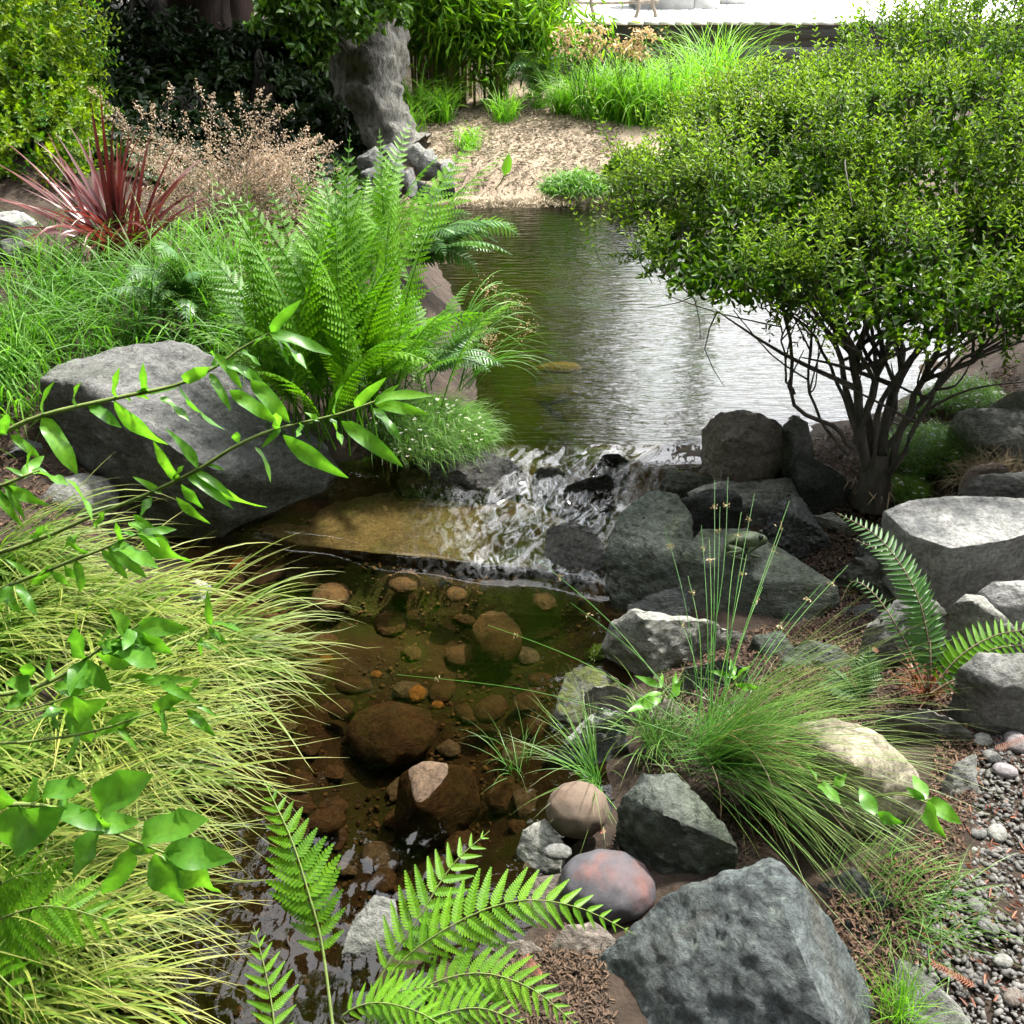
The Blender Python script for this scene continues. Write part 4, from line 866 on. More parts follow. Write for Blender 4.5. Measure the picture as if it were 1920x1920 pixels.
for (px, py), lb in [((1640, 1640), 'fine grass trailing over the gravel edge under the rushes'), ((1700, 1720), 'sparse weeds at the gravel edge beside the huge rock')]:
    b = P(px, py, .12)
    tuft('grass_tuft', lb, 'grass', b, M['rush'], 150, .05, (-120, 60), (10, 70), (.08, .2), (.0016, .003), (10, 80), 5, sway=.3)
# tall grass in front of the deck
for (px, py), n, L, lb in [((1130, 245), 320, .62, 'tall bright grass clump in front of the dark deck fascia'), ((1230, 260), 330, .66, 'tall bright grass clump right of the first, below the deck edge'), ((1060, 215), 180, .5, 'grass clump left of the tall grass by the deck corner'),
                       ((1180, 235), 280, .66, 'tall bright grass clump between its two bright neighbours by the deck'), ((1285, 240), 260, .7, 'tall bright grass clump nearest the white deck edge'), ((1330, 270), 260, .9, 'tall grass clump behind the shrub tips, below the white deck'), ((930, 190), 130, .5, 'upright grass at the right foot of the bamboo'), ((830, 245), 130, .38, 'loose green grass in front of the bamboo canes'), ((785, 230), 120, .55, 'thin grass beside the gnarled pale trunk'),
                       ((850, 300), 150, .42, 'small fountain of grass on the straw mulch'), ((945, 245), 110, .32, 'low rosette of grass beside the straw path'), ((1000, 292), 70, .2, 'low green tuft in the middle of the straw mulch'), ((925, 318), 70, .18, 'low green tuft left of the lone upright leaf'), ((1045, 352), 80, .2, 'low green tuft at the far waterline beside the trailing plants'), ((770, 265), 90, .35, 'grass tuft right of the foot of the gnarled trunk'), ((880, 365), 90, .25, 'dry grass at the far waterline of the pond'), ((1010, 365), 70, .2, 'short dry grass at the far waterline right of the lone leaf')]:
    b = P(px, py, .45); b = P(px, py, gz(b.x, b.y))
    tuft('grass_clump', lb, 'grass', b, M['tallgrass'], n, .10 if L > .5 else .05, (0, 360), (55, 89), (.6 * L, 1.15 * L), (.007, .013), (40, 125), 7, 'grasses beyond the pond', curl=1.7, fold=.1)
# lone upright leaf at the far edge
b = P(915, 365, .13); th = thing('water_plantain', 'lone upright spoon shaped leaf on a stalk at the far waterline', 'plant', b)
g = Geo(); top = P(940, 335, .25); top = PY(945, 330, b.y); tube(g, spline([b, (b + top) / 2 + Vector((.02, 0, 0)), top], 8), .005, 5); g.build('stalk', M['stem_green'], th)
g = Geo(); tp = PY(955, 288, b.y); leaf_cloud(g, np.array([top]), np.array([tp - top]), np.array([[0.2, -1, .2]]), (tp - top).length, .07, .5); g.build('leaf', M['broad_leaf'], th)
# brown umbels standing above the tall grass
for k, (px, py) in enumerate([(1090, 78), (1180, 70)]):
    b = P(px, 215, .5); th = thing('umbel_plant', ['tan seed heads in front of the deck corner', 'tan seed heads rising from the tall grass by the deck'][k], 'plant', b)
    g = Geo(); g2 = Geo()
    for j in range(7):
        e = PY(px + random.uniform(-55, 45), py + random.uniform(-25, 35), b.y); c = spline([b, (b + e) / 2 + Vector((random.gauss(0, .05), 0, 0)), e], 8); tube(g, c, .004, 4)
        n = 45; leaf_cloud(g2, np.array(e) + R.normal(0, .05, (n, 3)) * [1, 1, .5], rand_dirs(n), rand_dirs(n), .03, .018)
    g.build('stems', M['rush'], th); tag(g2.build('seed_heads', M['umbel'], th), kind='stuff')

# ------------------------------------------------------------------ red strap leaved plant and its dry companion
b = P(235, 520, .45); b = P(235, 520, gz(b.x, b.y)); th = thing('flax_plant', 'dark red strap leaved plant with stiff spiky leaves', 'plant', b)
specs = [(165, .85, 42, 25), (160, .8, 36, 20), (172, .75, 30, 25), (150, .8, 48, 30), (100, .68, 86, 10), (85, .7, 84, 10), (75, .62, 78, 15), (110, .6, 80, 12), (60, .6, 72, 15), (45, .55, 64, 20), (30, .5, 52, 25), (20, .5, 46, 30), (10, .5, 40, 30), (185, .5, 40, 60), (200, .45, 45, 80), (-60, .5, 55, 110), (-90, .45, 60, 120), (-120, .5, 62, 110), (-40, .45, 60, 100)]
specs += [(random.uniform(-30, 210), random.uniform(.35, .65), random.uniform(40, 86), random.uniform(5, 40)) for _ in range(52)] + [(random.uniform(210, 330), random.uniform(.3, .45), random.uniform(45, 80), random.uniform(40, 120)) for _ in range(12)]
for az, L, el, dr in specs:
    g = Geo(); blades(g, np.array(b)[None] + R.normal(0, .03, (1, 3)) * [1, 1, 0] + [[0, 0, .08]], rad(az), rad(el), L, random.uniform(.022, .038), rad(dr), 9, 1.8, fold=.25)
    g.build('strap_leaf', M['red_leaf'], th)
b = P(430, 430, .46); b = P(430, 430, gz(b.x, b.y)); th = thing('dry_flower_bush', 'haze of tan dried flower plumes behind the red leaved plant', 'plant', b)
ends = [(170, 165), (250, 190), (320, 158), (365, 150), (400, 175), (445, 170), (490, 165), (505, 175), (525, 195), (548, 200), (580, 235), (600, 250), (620, 265), (285, 195), (345, 210), (420, 215), (470, 220), (540, 245), (560, 265), (590, 280), (215, 200), (195, 215), (380, 230), (500, 225), (640, 270)]
g = Geo(); g2 = Geo()
for q in range(150):
    if q < len(ends): ex, ey = ends[q]
    else: ex, ey = random.uniform(230, 640), random.uniform(250, 440)
    e = PY(ex, ey, b.y + .1 + (random.uniform(-.2, .35) if q >= len(ends) else 0))
    s0 = b + Vector((random.gauss(0, .12), random.gauss(0, .1), 0)); c = spline([s0, s0 * .45 + e * .55 + Vector((random.gauss(0, .05), 0, .03)), e], 12)
    tube(g, c, np.linspace(.0025, .0008, 12), 4)
    m = 110; s = R.uniform(.45, 1, m); p = np.stack([np.interp(s, np.linspace(0, 1, 12), c[:, i]) for i in range(3)], 1)
    sg = np.where(s < .8, .028, .008)[:, None]; p += R.normal(0, 1, (m, 3)) * sg
    leaf_cloud(g2, p, rand_dirs(m), rand_dirs(m), U(.008, .015, m), .006)
g.build('stems', M['stem_brown'], th); tag(g2.build('plumes', M['dry_flower'], th), kind='stuff')

# ------------------------------------------------------------------ clipped shrub over the pond
def sprigs(g, gt, pos, d, L, m, ll, lw, tipc=True, twig=.0012):
    n = len(pos); d = norm(d); ref = rand_dirs(n); s = norm(np.cross(d, ref)); u = np.cross(s, d)
    va = R.uniform(0, 1, n)
    for j in range(m):
        f = (j + .6) / m; ph = j * 1.57 + R.uniform(-.3, .3, n)
        ax = s * np.cos(ph)[:, None] + u * np.sin(ph)[:, None]
        pj = pos + d * (L * f)[:, None]
        k = (1 - .35 * f)
        for sg in (1, -1):
            ld = d * (.55 + .5 * f) + ax * sg + R.normal(0, .12, (n, 3))
            leaf_cloud(g, pj, ld, d + R.normal(0, .2, (n, 3)), ll * k * R.uniform(.75, 1.2, n), lw * k * R.uniform(.8, 1.15, n), np.clip(va + R.normal(0, .2, n), 0, 1), .2, (f ** 1.3 * .9) if tipc else 0.)
    for p, q, l in zip(pos[::1], d, L): tube(gt, np.array([p - q * .06, p + q * l * .5, p + q * l]), [twig, twig * .8, twig * .5], 3)
SB = P(1640, 905, .27); SB.z = .25
LOBES = [((.78, 3.05, 1.08), (.50, .40, .14), .18), ((.70, 2.72, .98), (.38, .30, .10), .14), ((1.12, 2.62, .95), (.48, .32, .15), .2), ((1.62, 2.68, .93), (.50, .36, .22), .22), ((1.25, 3.1, 1.15), (.60, .45, .22), .3), ((1.9, 3.05, 1.16), (.62, .50, .36), .3), ((2.2, 2.8, .85), (.5, .45, .32), .2), ((1.0, 3.5, 1.16), (.5, .4, .18), .2), ((1.65, 3.5, 1.33), (.7, .4, .24), .24)]
LOBES = [((c[0] * 1.1, c[1] * 1.1, 1.75 - 1.1 * (1.75 - c[2])), (r[0] * 1.1, r[1] * 1.1, r[2] * 1.12), w) for c, r, w in LOBES]
shrub = thing('clipped_shrub', 'dense small leaved green shrub with a bare many stemmed base beside the pond', 'shrub', SB)
g, gt = Geo(), Geo()
pos, dirs = [], []
while len(pos) < 4300:
    c, r, w = random.choices(LOBES, [l[2] for l in LOBES])[0]
    v = rand_dirs(1)[0]; q = random.uniform(.72, 1.0)
    if v[2] < -.35 and random.random() < .85: continue
    if v[2] < .25 and v[1] < .3 and random.random() < .5: continue
    if v[2] < .1: q = random.uniform(.6, 1.0)
    p = np.array(c) + v * np.array(r) * q
    ins = sum(1 for c2, r2, _ in LOBES if (((p - c2) / r2) ** 2).sum() < .62)
    if ins: continue
    if noise.noise(Vector(p * np.array([4.2, 4.2, 9.0]))) < .0 and random.random() < .88: continue
    dd = norm(v / np.array(r) * .28 + np.array([0, 0, 1.0 if v[2] > 0 else .25]) + R.normal(0, .28, 3))
    pos.append(p); dirs.append(dd)
pos, dirs = np.array(pos), np.array(dirs)
sprigs(g, gt, pos, dirs, U(.05, .13, len(pos)), 6, .027, .0105)
# long loose shoots above the crown
n = 60; c = np.array([LOBES[i][0] for i in R.randint(0, len(LOBES), n)]); r = np.array([LOBES[i][1] for i in R.randint(0, len(LOBES), n)])
v = norm(R.normal(0, .5, (n, 3)) + [-.25, 0, 1]); p = c + v * r * .95
sprigs(g, gt, p, norm(v * .5 + np.array([-.15, 0, 1]) + R.normal(0, .25, (n, 3))), U(.14, .26, n), 10, .024, .010)
n = 26; p = np.array([PY(random.uniform(1130, 1240), random.uniform(270, 420), random.uniform(3.0, 3.35)) for _ in range(n)])
sprigs(g, gt, p + [.12, 0, -.02], norm(np.array([-1, -.1, .45]) + R.normal(0, .35, (n, 3))), U(.14, .24, n), 9, .024, .010)
tag(g.build('leaves', M['box_leaf'], shrub), kind='stuff')
# twigs in the crown and bare twigs below it
for k in range(420):
    c, r, w = random.choices(LOBES, [l[2] for l in LOBES])[0]
    p = np.array(c) + R.uniform(-.8, .8, 3) * np.array(r) * [1, 1, .9]; p[2] -= .06
    q = p + R.normal(0, .09, 3) + [0, 0, random.choice([.06, -.05])]
    tube(gt, spline([p, (p + q) / 2 + R.normal(0, .02, 3), q], 5), [.003, .0025, .002, .0015, .001], 3)
tag(gt.build('twigs', M['box_bark'], shrub), kind='stuff')
# dark inner foliage
g = Geo(); n = 22000; c = R.choice(len(LOBES), n); cc = np.array([LOBES[i][0] for i in c]); rr = np.array([LOBES[i][1] for i in c])
v = rand_dirs(n); p = cc + v * rr * (U(.3, .85, n)[:, None]); p[:, 2] -= .02
leaf_cloud(g, p, rand_dirs(n), rand_dirs(n), .034, .016); tag(g.build('inner_leaves', M['box_leaf'], shrub), kind='stuff')
# stems
def stem_path(pts, r0, r1, name='stem'):
    g = Geo(); c = spline(pts, 16); c[1:-1] += R.normal(0, .004, (14, 3)); tube(g, c, np.linspace(r0 * .72, r1 * .72, 16), 8); return g.build(name, M['box_bark'], shrub, smooth=True), c
def sp(px, py, Y): return PY(px, py, Y)
Y0 = SB.y
paths = [([(1630, 900, 0), (1610, 800, 0), (1600, 680, -.02), (1560, 600, -.06), (1500, 520, -.1)], .024), ([(1625, 880, 0), (1605, 760, 0), (1610, 660, .02), (1640, 560, .05), (1660, 470, .1)], .022),
         ([(1650, 890, 0), (1660, 780, .02), (1700, 690, .04), (1770, 600, .06), (1850, 520, .1)], .024), ([(1660, 900, 0), (1700, 780, -.04), (1745, 680, -.06), (1800, 600, -.1), (1880, 560, -.12)], .018),
         ([(1640, 890, 0), (1630, 780, .05), (1660, 660, .1), (1700, 560, .15), (1720, 450, .2)], .022), ([(1600, 840, -.02), (1560, 800, -.05), (1490, 760, -.08), (1480, 640, -.1), (1460, 560, -.12), (1380, 500, -.12)], .011),
         ([(1590, 850, -.02), (1540, 790, -.03), (1515, 700, -.02), (1530, 600, 0), (1520, 480, .02)], .008), ([(1600, 830, 0), (1640, 720, -.05), (1580, 620, -.1), (1540, 540, -.12), (1420, 500, -.12)], .012),
         ([(1650, 880, 0), (1690, 800, .05), (1760, 720, .1), (1850, 660, .12), (1930, 640, .12)], .016), ([(1655, 900, 0), (1690, 850, -.05), (1740, 760, -.08), (1790, 690, -.1), (1900, 620, -.1)], .014),
         ([(1640, 870, .02), (1680, 740, .1), (1690, 640, .2), (1640, 520, .3), (1600, 420, .35)], .016), ([(1620, 870, .02), (1590, 740, .08), (1560, 640, .15), (1500, 540, .25), (1450, 430, .3)], .016),
         ([(1640, 880, 0), (1650, 760, -.03), (1720, 650, -.06), (1750, 560, -.1), (1760, 480, -.1)], .014), ([(1600, 800, -.02), (1560, 690, -.02), (1500, 600, 0), (1420, 560, .02), (1330, 520, .05)], .009),
         ([(1490, 740, -.08), (1470, 690, -.1), (1465, 610, -.14), (1420, 570, -.16)], .006)]
for pts, r0 in paths:
    o, c = stem_path([sp(x, y, Y0 + dy + .42 * min(1, max(0, (850 - y) / 330)) ** 1.3) for x, y, dy in pts], r0, r0 * .35)
    for k in range(7):                                   # side branches
        a = c[random.randint(6, 13)]; e = a + np.array([random.gauss(0, .16), random.gauss(0, .10), random.uniform(.08, .28)])
        g = Geo(); cc = spline([a, (a + e) / 2 + R.normal(0, .02, 3), e], 7); tube(g, cc, np.linspace(r0 * .4, .0015, 7), 5); g.build('branch', M['box_bark'], shrub, smooth=True)
g = Geo(); n = 130; bb = np.array(P(1640, 905, .26)) + R.normal(0, .025, (n, 3)) * [1, 1, .3]
blades(g, bb, U(3.6, 6.0, n), U(-1.3, -.5, n), U(.03, .08, n), .006, U(-.3, .5, n), 3); tag(g.build('shredded_bark', M['straw'], shrub), kind='stuff')
g = Geo(); tube(g, [SB + Vector((0, 0, -.06)), SB + Vector((0, 0, .05)), SB + Vector((.0, 0, .12))], [.06, .045, .02], 12); g.build('root_collar', M['box_bark'], shrub, smooth=True)
# ------------------------------------------------------------------ leafy branches over the left bank
def blade_leaf(curve, wave, width, nm):
    g = Geo(); xs = np.linspace(0, 1, 9); V = []
    for i, x in enumerate(xs):
        w = width * math.sin(math.pi * min(1, (x * .93 + .04)) ** .8) ** .9 * .5 if 0 < x < 1 else .006
        z = -curve * x * x; wv = wave * math.sin(x * 9 + 1.0)
        V += [(x, w, z + w * .35 + wv * w * 2), (x, 0, z), (x, -w, z + w * .35 - wv * w * 2)]
    F = []
    for i in range(8): F += [[3 * i, 3 * i + 1, 3 * i + 4, 3 * i + 3], [3 * i + 1, 3 * i + 2, 3 * i + 5, 3 * i + 4]]
    g.add(V, F, np.tile([.25, 1.0, .3], 9) * R.uniform(.6, 1.0), 0.); return g.mesh(nm, M['broad_leaf'], smooth=True)
LEAVES = [blade_leaf(.14, .3, .27, 'leaf'), blade_leaf(.28, .2, .23, 'leaf'), blade_leaf(.08, .35, .30, 'leaf'), blade_leaf(.4, .15, .22, 'leaf')]
BROAD = [blade_leaf(.15, .2, .44, 'leaf'), blade_leaf(.25, .12, .40, 'leaf'), blade_leaf(.08, .25, .48, 'leaf')]
def put_leaf(parent, a, bpt, meshes, facing=None):
    d = bpt - a; L = d.length; x = d.normalized()
    up = Vector(facing or (random.gauss(0, .55), random.gauss(-.55, .4), random.uniform(.2, 1.0)))
    y = up.cross(x)
    if y.length < 1e-3: y = Vector((1, 0, 0))
    y.normalize(); z = x.cross(y)
    o = bpy.data.objects.new('leaf', random.choice(meshes)); COL.objects.link(o); o.parent = parent
    o.matrix_parent_inverse = parent.matrix_basis.inverted()
    o.matrix_basis = Matrix(((x.x * L, y.x * L, z.x * L, a.x), (x.y * L, y.y * L, z.y * L, a.y), (x.z * L, y.z * L, z.z * L, a.z), (0, 0, 0, 1)))
def leafy_branch(label, foot, stem, Y, leaves, r0=.004, meshes=None, jit=.03, extra=5):
    base = Vector(foot); th = thing('leafy_branch', label, 'branch', base, 'leafy branches on the left bank')
    pts = [base] + [PY(x, y, Y + dy) for x, y, dy in stem]
    g = Geo(); tube(g, spline(pts, 30), np.linspace(r0 * 1.4, r0 * .5, 30), 6); g.build('stem', M['stem_green'], th, smooth=True)
    for l in leaves:
        (x0, y0), (x1, y1) = l[:2]; dy = random.uniform(-jit, jit)
        k = min(range(len(stem)), key=lambda i: abs(stem[i][0] - x0)); Ya = Y + stem[k][2]
        put_leaf(th, PY(x0, y0, Ya), PY(x1, y1, Ya + dy - .02), meshes or LEAVES)
    c = spline(pts, 40)
    for k in range(extra):
        a = Vector(c[random.randint(18, 38)]); put_leaf(th, a, a + Vector((random.gauss(.02, .04), random.gauss(-.01, .03), random.uniform(-.05, .02))), meshes or LEAVES)
foot = (-1.35, 1.45, gz(-1.35, 1.45))
leafy_branch('long leafy branch crossing the top of the big boulder, upper of two', foot, [(-150, 860, 0), (-20, 822, 0), (75, 780, .02), (215, 747, .04), (330, 722, .06), (400, 690, .08), (450, 655, .1), (505, 625, .1)], 1.62,
    [((78, 782), (146, 888)), ((82, 777), (67, 722)), ((165, 757), (222, 795)), ((145, 760), (118, 722)), ((213, 749), (298, 862)), ((218, 745), (206, 700)), ((277, 740), (258, 698)), ((278, 738), (322, 722)), ((300, 745), (357, 782)),
     ((335, 720), (394, 822)), ((345, 715), (387, 690)), ((392, 700), (433, 760)), ((400, 662), (466, 726)), ((408, 685), (394, 658)), ((470, 710), (545, 793)), ((430, 732), (523, 792)), ((505, 625), (620, 648)), ((508, 622), (546, 572)), ((500, 630), (468, 645)), ((510, 628), (550, 670)), ((515, 630), (580, 682)), ((10, 810), (-20, 780)), ((20, 815), (78, 860)), ((5, 815), (10, 780))])
leafy_branch('long leafy branch crossing the dark face of the big boulder, lower of two', foot, [(-150, 1080, 0), (-10, 1040, 0), (95, 1002, .02), (180, 965, .03), (280, 925, .04), (372, 880, .05), (445, 835, .06), (515, 805, .08), (580, 790, .1), (640, 775, .1), (705, 752, .12)], 1.58,
    [((372, 878), (338, 812)), ((335, 900), (288, 850)), ((325, 900), (342, 872)), ((305, 925), (252, 893)), ((350, 890), (425, 932)), ((375, 885), (468, 983)), ((340, 908), (380, 958)), ((330, 932), (382, 985)), ((450, 830), (430, 798)), ((478, 838), (522, 886)), ((515, 806), (525, 768)), ((530, 815), (642, 905)), ((600, 790), (572, 772)), ((620, 785), (645, 832)),
     ((628, 780), (625, 722)), ((700, 755), (778, 718)), ((700, 755), (795, 772)), ((640, 790), (752, 868)), ((665, 762), (708, 718)), ((700, 765), (755, 822)), ((705, 752), (745, 722)), ((285, 930), (262, 968)), ((240, 980), (300, 1005)), ((180, 990), (192, 960)), ((100, 1010), (70, 990)), ((150, 1000), (112, 1035)), ((250, 965), (300, 1010)), ((60, 1020), (80, 985))])
leafy_branch('short twig with curled leaves at the left edge beside the boulder', foot, [(-150, 960, 0), (-10, 915, 0), (40, 895, .01), (75, 882, .02)], 1.5,
    [((45, 895), (12, 868)), ((60, 882), (130, 905)), ((125, 898), (192, 958)), ((15, 912), (86, 950)), ((55, 885), (40, 845)), ((-5, 915), (30, 985))])
leafy_branch('leafy shoot dipping from the lower branch over the golden sedge', foot, [(-150, 1180, 0), (-10, 1110, 0), (100, 1065, .02), (190, 1030, .03), (260, 1000, .04)], 1.5,
    [((100, 1060), (58, 1100)), ((120, 1058), (150, 1095)), ((190, 1030), (248, 1090)), ((200, 1025), (285, 1085)), ((230, 1015), (215, 985)), ((255, 1000), (360, 1060)), ((258, 1000), (300, 1010)), ((170, 1040), (120, 1020)), ((60, 1080), (20, 1050)), ((30, 1095), (70, 1150)), ((140, 1050), (165, 1120)), ((0, 1105), (40, 1150))])
leafy_branch('cluster of rounded blue green leaves in the middle of the golden sedge', foot, [(-150, 1330, 0), (20, 1300, 0), (110, 1270, .02), (190, 1215, .03), (260, 1172, .04)], 1.32,
    [((100, 1280), (78, 1222)), ((100, 1285), (162, 1300)), ((120, 1330), (190, 1322)), ((120, 1330), (68, 1346)), ((130, 1330), (172, 1396)), ((155, 1235), (138, 1182)), ((190, 1210), (196, 1178)), ((235, 1190), (224, 1148)), ((260, 1170), (346, 1182)), ((215, 1210), (292, 1245)), ((160, 1245), (205, 1292)), ((240, 1200), (282, 1260)), ((260, 1185), (322, 1235)), ((60, 1290), (15, 1280)), ((50, 1300), (10, 1330)), ((100, 1320), (105, 1370)), ((60, 1270), (40, 1240)), ((200, 1215), (250, 1210))], meshes=BROAD, extra=14)
leafy_branch('brown twig with a few withered grey leaves over the golden sedge', foot, [(-150, 1420, 0), (60, 1390, 0), (180, 1370, .02), (300, 1332, .04), (380, 1320, .05)], 1.28,
    [((290, 1270), (240, 1268)), ((300, 1280), (352, 1305)), ((320, 1330), (325, 1298)), ((350, 1330), (402, 1380)), ((350, 1312), (372, 1268)), ((290, 1335), (345, 1290)), ((300, 1330), (312, 1378)), ((210, 1360), (245, 1330)), ((220, 1365), (260, 1400))], r0=.0025)
leafy_branch('large glossy drooping leaves over the sedge at the lower left', foot, [(-150, 1540, 0), (0, 1510, 0), (100, 1515, .02), (200, 1555, .03), (260, 1580, .04), (310, 1600, .05)], 1.08,
    [((80, 1490), (156, 1472)), ((-5, 1572), (110, 1522)), ((180, 1512), (260, 1455)), ((190, 1555), (124, 1648)), ((245, 1590), (198, 1696)), ((290, 1600), (340, 1706)), ((265, 1575), (372, 1528)), ((310, 1592), (436, 1612)), ((330, 1610), (412, 1680)), ((240, 1580), (295, 1602)), ((20, 1510), (-30, 1480)), ((75, 1495), (35, 1460)), ((115, 1500), (120, 1510)), ((205, 1555), (150, 1520))], meshes=BROAD, r0=.0035)
leafy_branch('thin brown twig arching through the sedge with two small leaves at its tip', foot, [(-150, 1200, 0), (0, 1330, .0), (150, 1300, .05), (300, 1260, .1), (395, 1175, .14)], 1.45, [((395, 1172), (386, 1128)), ((395, 1172), (445, 1158)), ((390, 1180), (425, 1205)), ((370, 1200), (350, 1215))], r0=.002)
for k, (pts, lb) in enumerate([(((1375, 1300, .2), [((1375, 1270), (1372, 1232)), ((1375, 1270), (1330, 1255)), ((1380, 1285), (1425, 1290)), ((1375, 1275), (1405, 1245))]), 'young broad leaved seedling above the rush clump'),
                              (((1240, 1320, .12), [((1240, 1290), (1190, 1262)), ((1240, 1290), (1240, 1255)), ((1245, 1300), (1195, 1300)), ((1250, 1310), (1290, 1270)), ((1240, 1310), (1180, 1330)), ((1260, 1290), (1275, 1255))]), 'light green seedling left of the rush clump'),
                              (((1620, 1500, .25), [((1640, 1530), (1612, 1472)), ((1645, 1525), (1690, 1545)), ((1735, 1500), (1715, 1445)), ((1735, 1500), (1700, 1478)), ((1738, 1505), (1752, 1562)), ((1742, 1500), (1798, 1540)), ((1560, 1475), (1590, 1450)), ((1530, 1465), (1520, 1430)), ((1535, 1470), (1575, 1500))]), 'trailing shoot with bright rounded leaves over the tan boulder')]):
    (bx, by, bz), lv = pts; b = P(bx, by, bz); th = thing('seedling', lb, 'plant', b)
    cx = [(b)] ; g = Geo()
    for (x0, y0), (x1, y1) in lv:
        a = P(x0, y0, bz + .06); tube(g, spline([b, (b + a) / 2 + Vector((0, 0, .02)), a], 6), .0015, 4); put_leaf(th, a, P(x1, y1, bz + .075), LEAVES if k < 2 else BROAD)
    g.build('stem', M['stem_green'], th)

# ------------------------------------------------------------------ low mats with flowers
def mat_plant(name, label, cx, cy, z, rx, ry, h, n, mat, L, W, flowers=0, hang=None, blade=True):
    b = P(cx, cy, z); t = b.y / ray(cx, cy)[1]; th = thing(name, label, 'ground cover', b); g = Geo()
    a = U(0, 6.283, n); q = np.sqrt(U(0, 1, n)); x = b.x + np.cos(a) * q * rx * t; y = b.y + np.sin(a) * q * ry * t * 1.7
    zz = np.maximum(ground_z(x, y), z - .12) + h * np.sqrt(np.maximum(0, 1 - q * q)) * U(.1, 1, n)
    p = np.stack([x, y, zz], 1)
    if blade: blades(g, p, hang if hang is not None else U(0, 6.283, n), U(.3, 1.3, n), U(L * .5, L * 1.3, n), W, U(.8, 2.4, n), 4)
    else: leaf_cloud(g, p, rand_dirs(n, .5), rand_dirs(n, .8), U(L * .6, L * 1.3, n), W)
    tag(g.build('foliage', mat, th), kind='stuff')
    if flowers:
        i = R.choice(n, flowers); g = Geo(); pf = np.repeat(p[i] + [0, 0, .02], 5, 0); aa = np.tile(np.arange(5) * 1.2566, flowers)
        leaf_cloud(g, pf + R.normal(0, .001, pf.shape), np.stack([np.cos(aa), np.sin(aa), np.full(len(aa), .3)], 1), np.tile([[0, 0, 1.0]], (len(aa), 1)), .008, .005); tag(g.build('flowers', M['petal'], th), kind='stuff')
mat_plant('flowering_mat', 'fine pale green mat with tiny white flowers left of the cascade', 800, 770, .27, 120, 60, .14, 3200, M['groundcover'], .11, .0022, 130, U(-1.6, .6, 3200))
mat_plant('flowering_mat', 'feathery bright green mat with small white flowers right of the shrub stems', 1730, 830, .3, 90, 42, .13, 2600, M['groundcover'], .07, .0022, 60)
mat_plant('flowering_mat', 'white flowered mat behind the shrub stems at the pond edge', 1790, 745, .3, 90, 30, .1, 1500, M['groundcover'], .07, .0025, 90)
mat_plant('trailing_plant', 'trailing green plant with pale flowers hanging over the far pond edge', 1085, 330, .28, 70, 30, .13, 2000, M['groundcover'], .11, .008, 60)
mat_plant('trailing_plant', 'leafy plants at the far pond edge behind the shrub tips', 1190, 320, .3, 60, 25, .25, 2600, M['tree_leaf'], .05, .022, 40, blade=False)
mat_plant('trailing_plant', 'low green plants on the far bank partly hidden by the shrub', 1290, 330, .3, 70, 30, .3, 2600, M['groundcover'], .05, .022, 30, blade=False)
mat_plant('dry_edge_plant', 'olive dry creeping plants along the far waterline', 960, 352, .24, 120, 14, .05, 900, M['straw'], .06, .006)
mat_plant('moss_patch', 'green moss patch where the cascade meets the mossy cushion stone', 1268, 895, .2, 32, 14, .03, 1400, M['moss_green'], .012, .004, blade=False)
mat_plant('moss_patch', 'olive and orange moss cap on the rock at the waterline', 1105, 1275, .09, 40, 22, .035, 2600, M['moss_orange'], .010, .003, blade=False)
mat_plant('moss_patch', 'dark green moss on the left foot of the light grey stone', 1118, 1195, .05, 18, 16, .03, 900, M['moss_green'], .010, .003, blade=False)
mat_plant('moss_patch', 'dry orange moss on the small rock in the hollow', 1625, 1050, .185, 26, 8, .02, 700, M['moss_orange'], .010, .003, blade=False)
mat_plant('moss_patch', 'green sprigs among the dry grass right of the shrub base', 1700, 880, .29, 50, 20, .05, 900, M['groundcover'], .05, .002, 10)
mat_plant('dry_grass', 'dry straw coloured grass at the right edge by the pinkish stone', 1870, 850, .36, 60, 25, .06, 700, M['straw'], .12, .003)

# ------------------------------------------------------------------ litter, gravel, pebbles
def scatter_quads(name, poly_px, z, n, mat, L, W, label, lift=.004):
    pl = np.array(pxy(poly_px, z)); lo, hi = pl.min(0), pl.max(0); pts = R.uniform(lo, hi, (n * 5, 2)); pts = pts[poly_dist(pts, pl) > 0][:n]; zg = ground_z(pts[:, 0], pts[:, 1]); pts = pts[zg > water_z(pts[:, 0], pts[:, 1]) + .015]
    zz = ground_z(pts[:, 0], pts[:, 1]) + lift + R.uniform(0, .012, len(pts)); g = Geo(); a = U(0, 6.283, len(pts))
    leaf_cloud(g, np.column_stack([pts, zz]), np.stack([np.cos(a), np.sin(a), R.normal(0, .3, len(a))], 1), np.column_stack([R.normal(0, .4, (len(a), 2)), np.ones(len(a))]), U(L * .5, L * 1.3, len(a)), U(W * .6, W * 1.3, len(a)))
    return tag(g.build(name, mat), label, 'litter', kind='stuff')
scatter_quads('straw_mulch', [(700, 380), (720, 240), (980, 200), (1150, 220), (1200, 330), (1000, 372)], .4, 13000, M['straw'], .045, .008, 'straw and leaf mulch on the far bank of the pond')
scatter_quads('needle_litter', [(1480, 1000), (1560, 900), (1700, 850), (1920, 860), (1920, 1000), (1700, 960), (1650, 1100)], .25, 5000, M['litter'], .018, .005, 'brown needle litter around the base of the shrub')
scatter_quads('needle_litter', [(1460, 1330), (1500, 1130), (1640, 1100), (1800, 1200), (1830, 1320), (1700, 1350)], .14, 5000, M['litter'], .018, .004, 'brown needle litter in the hollow around the sword fern')
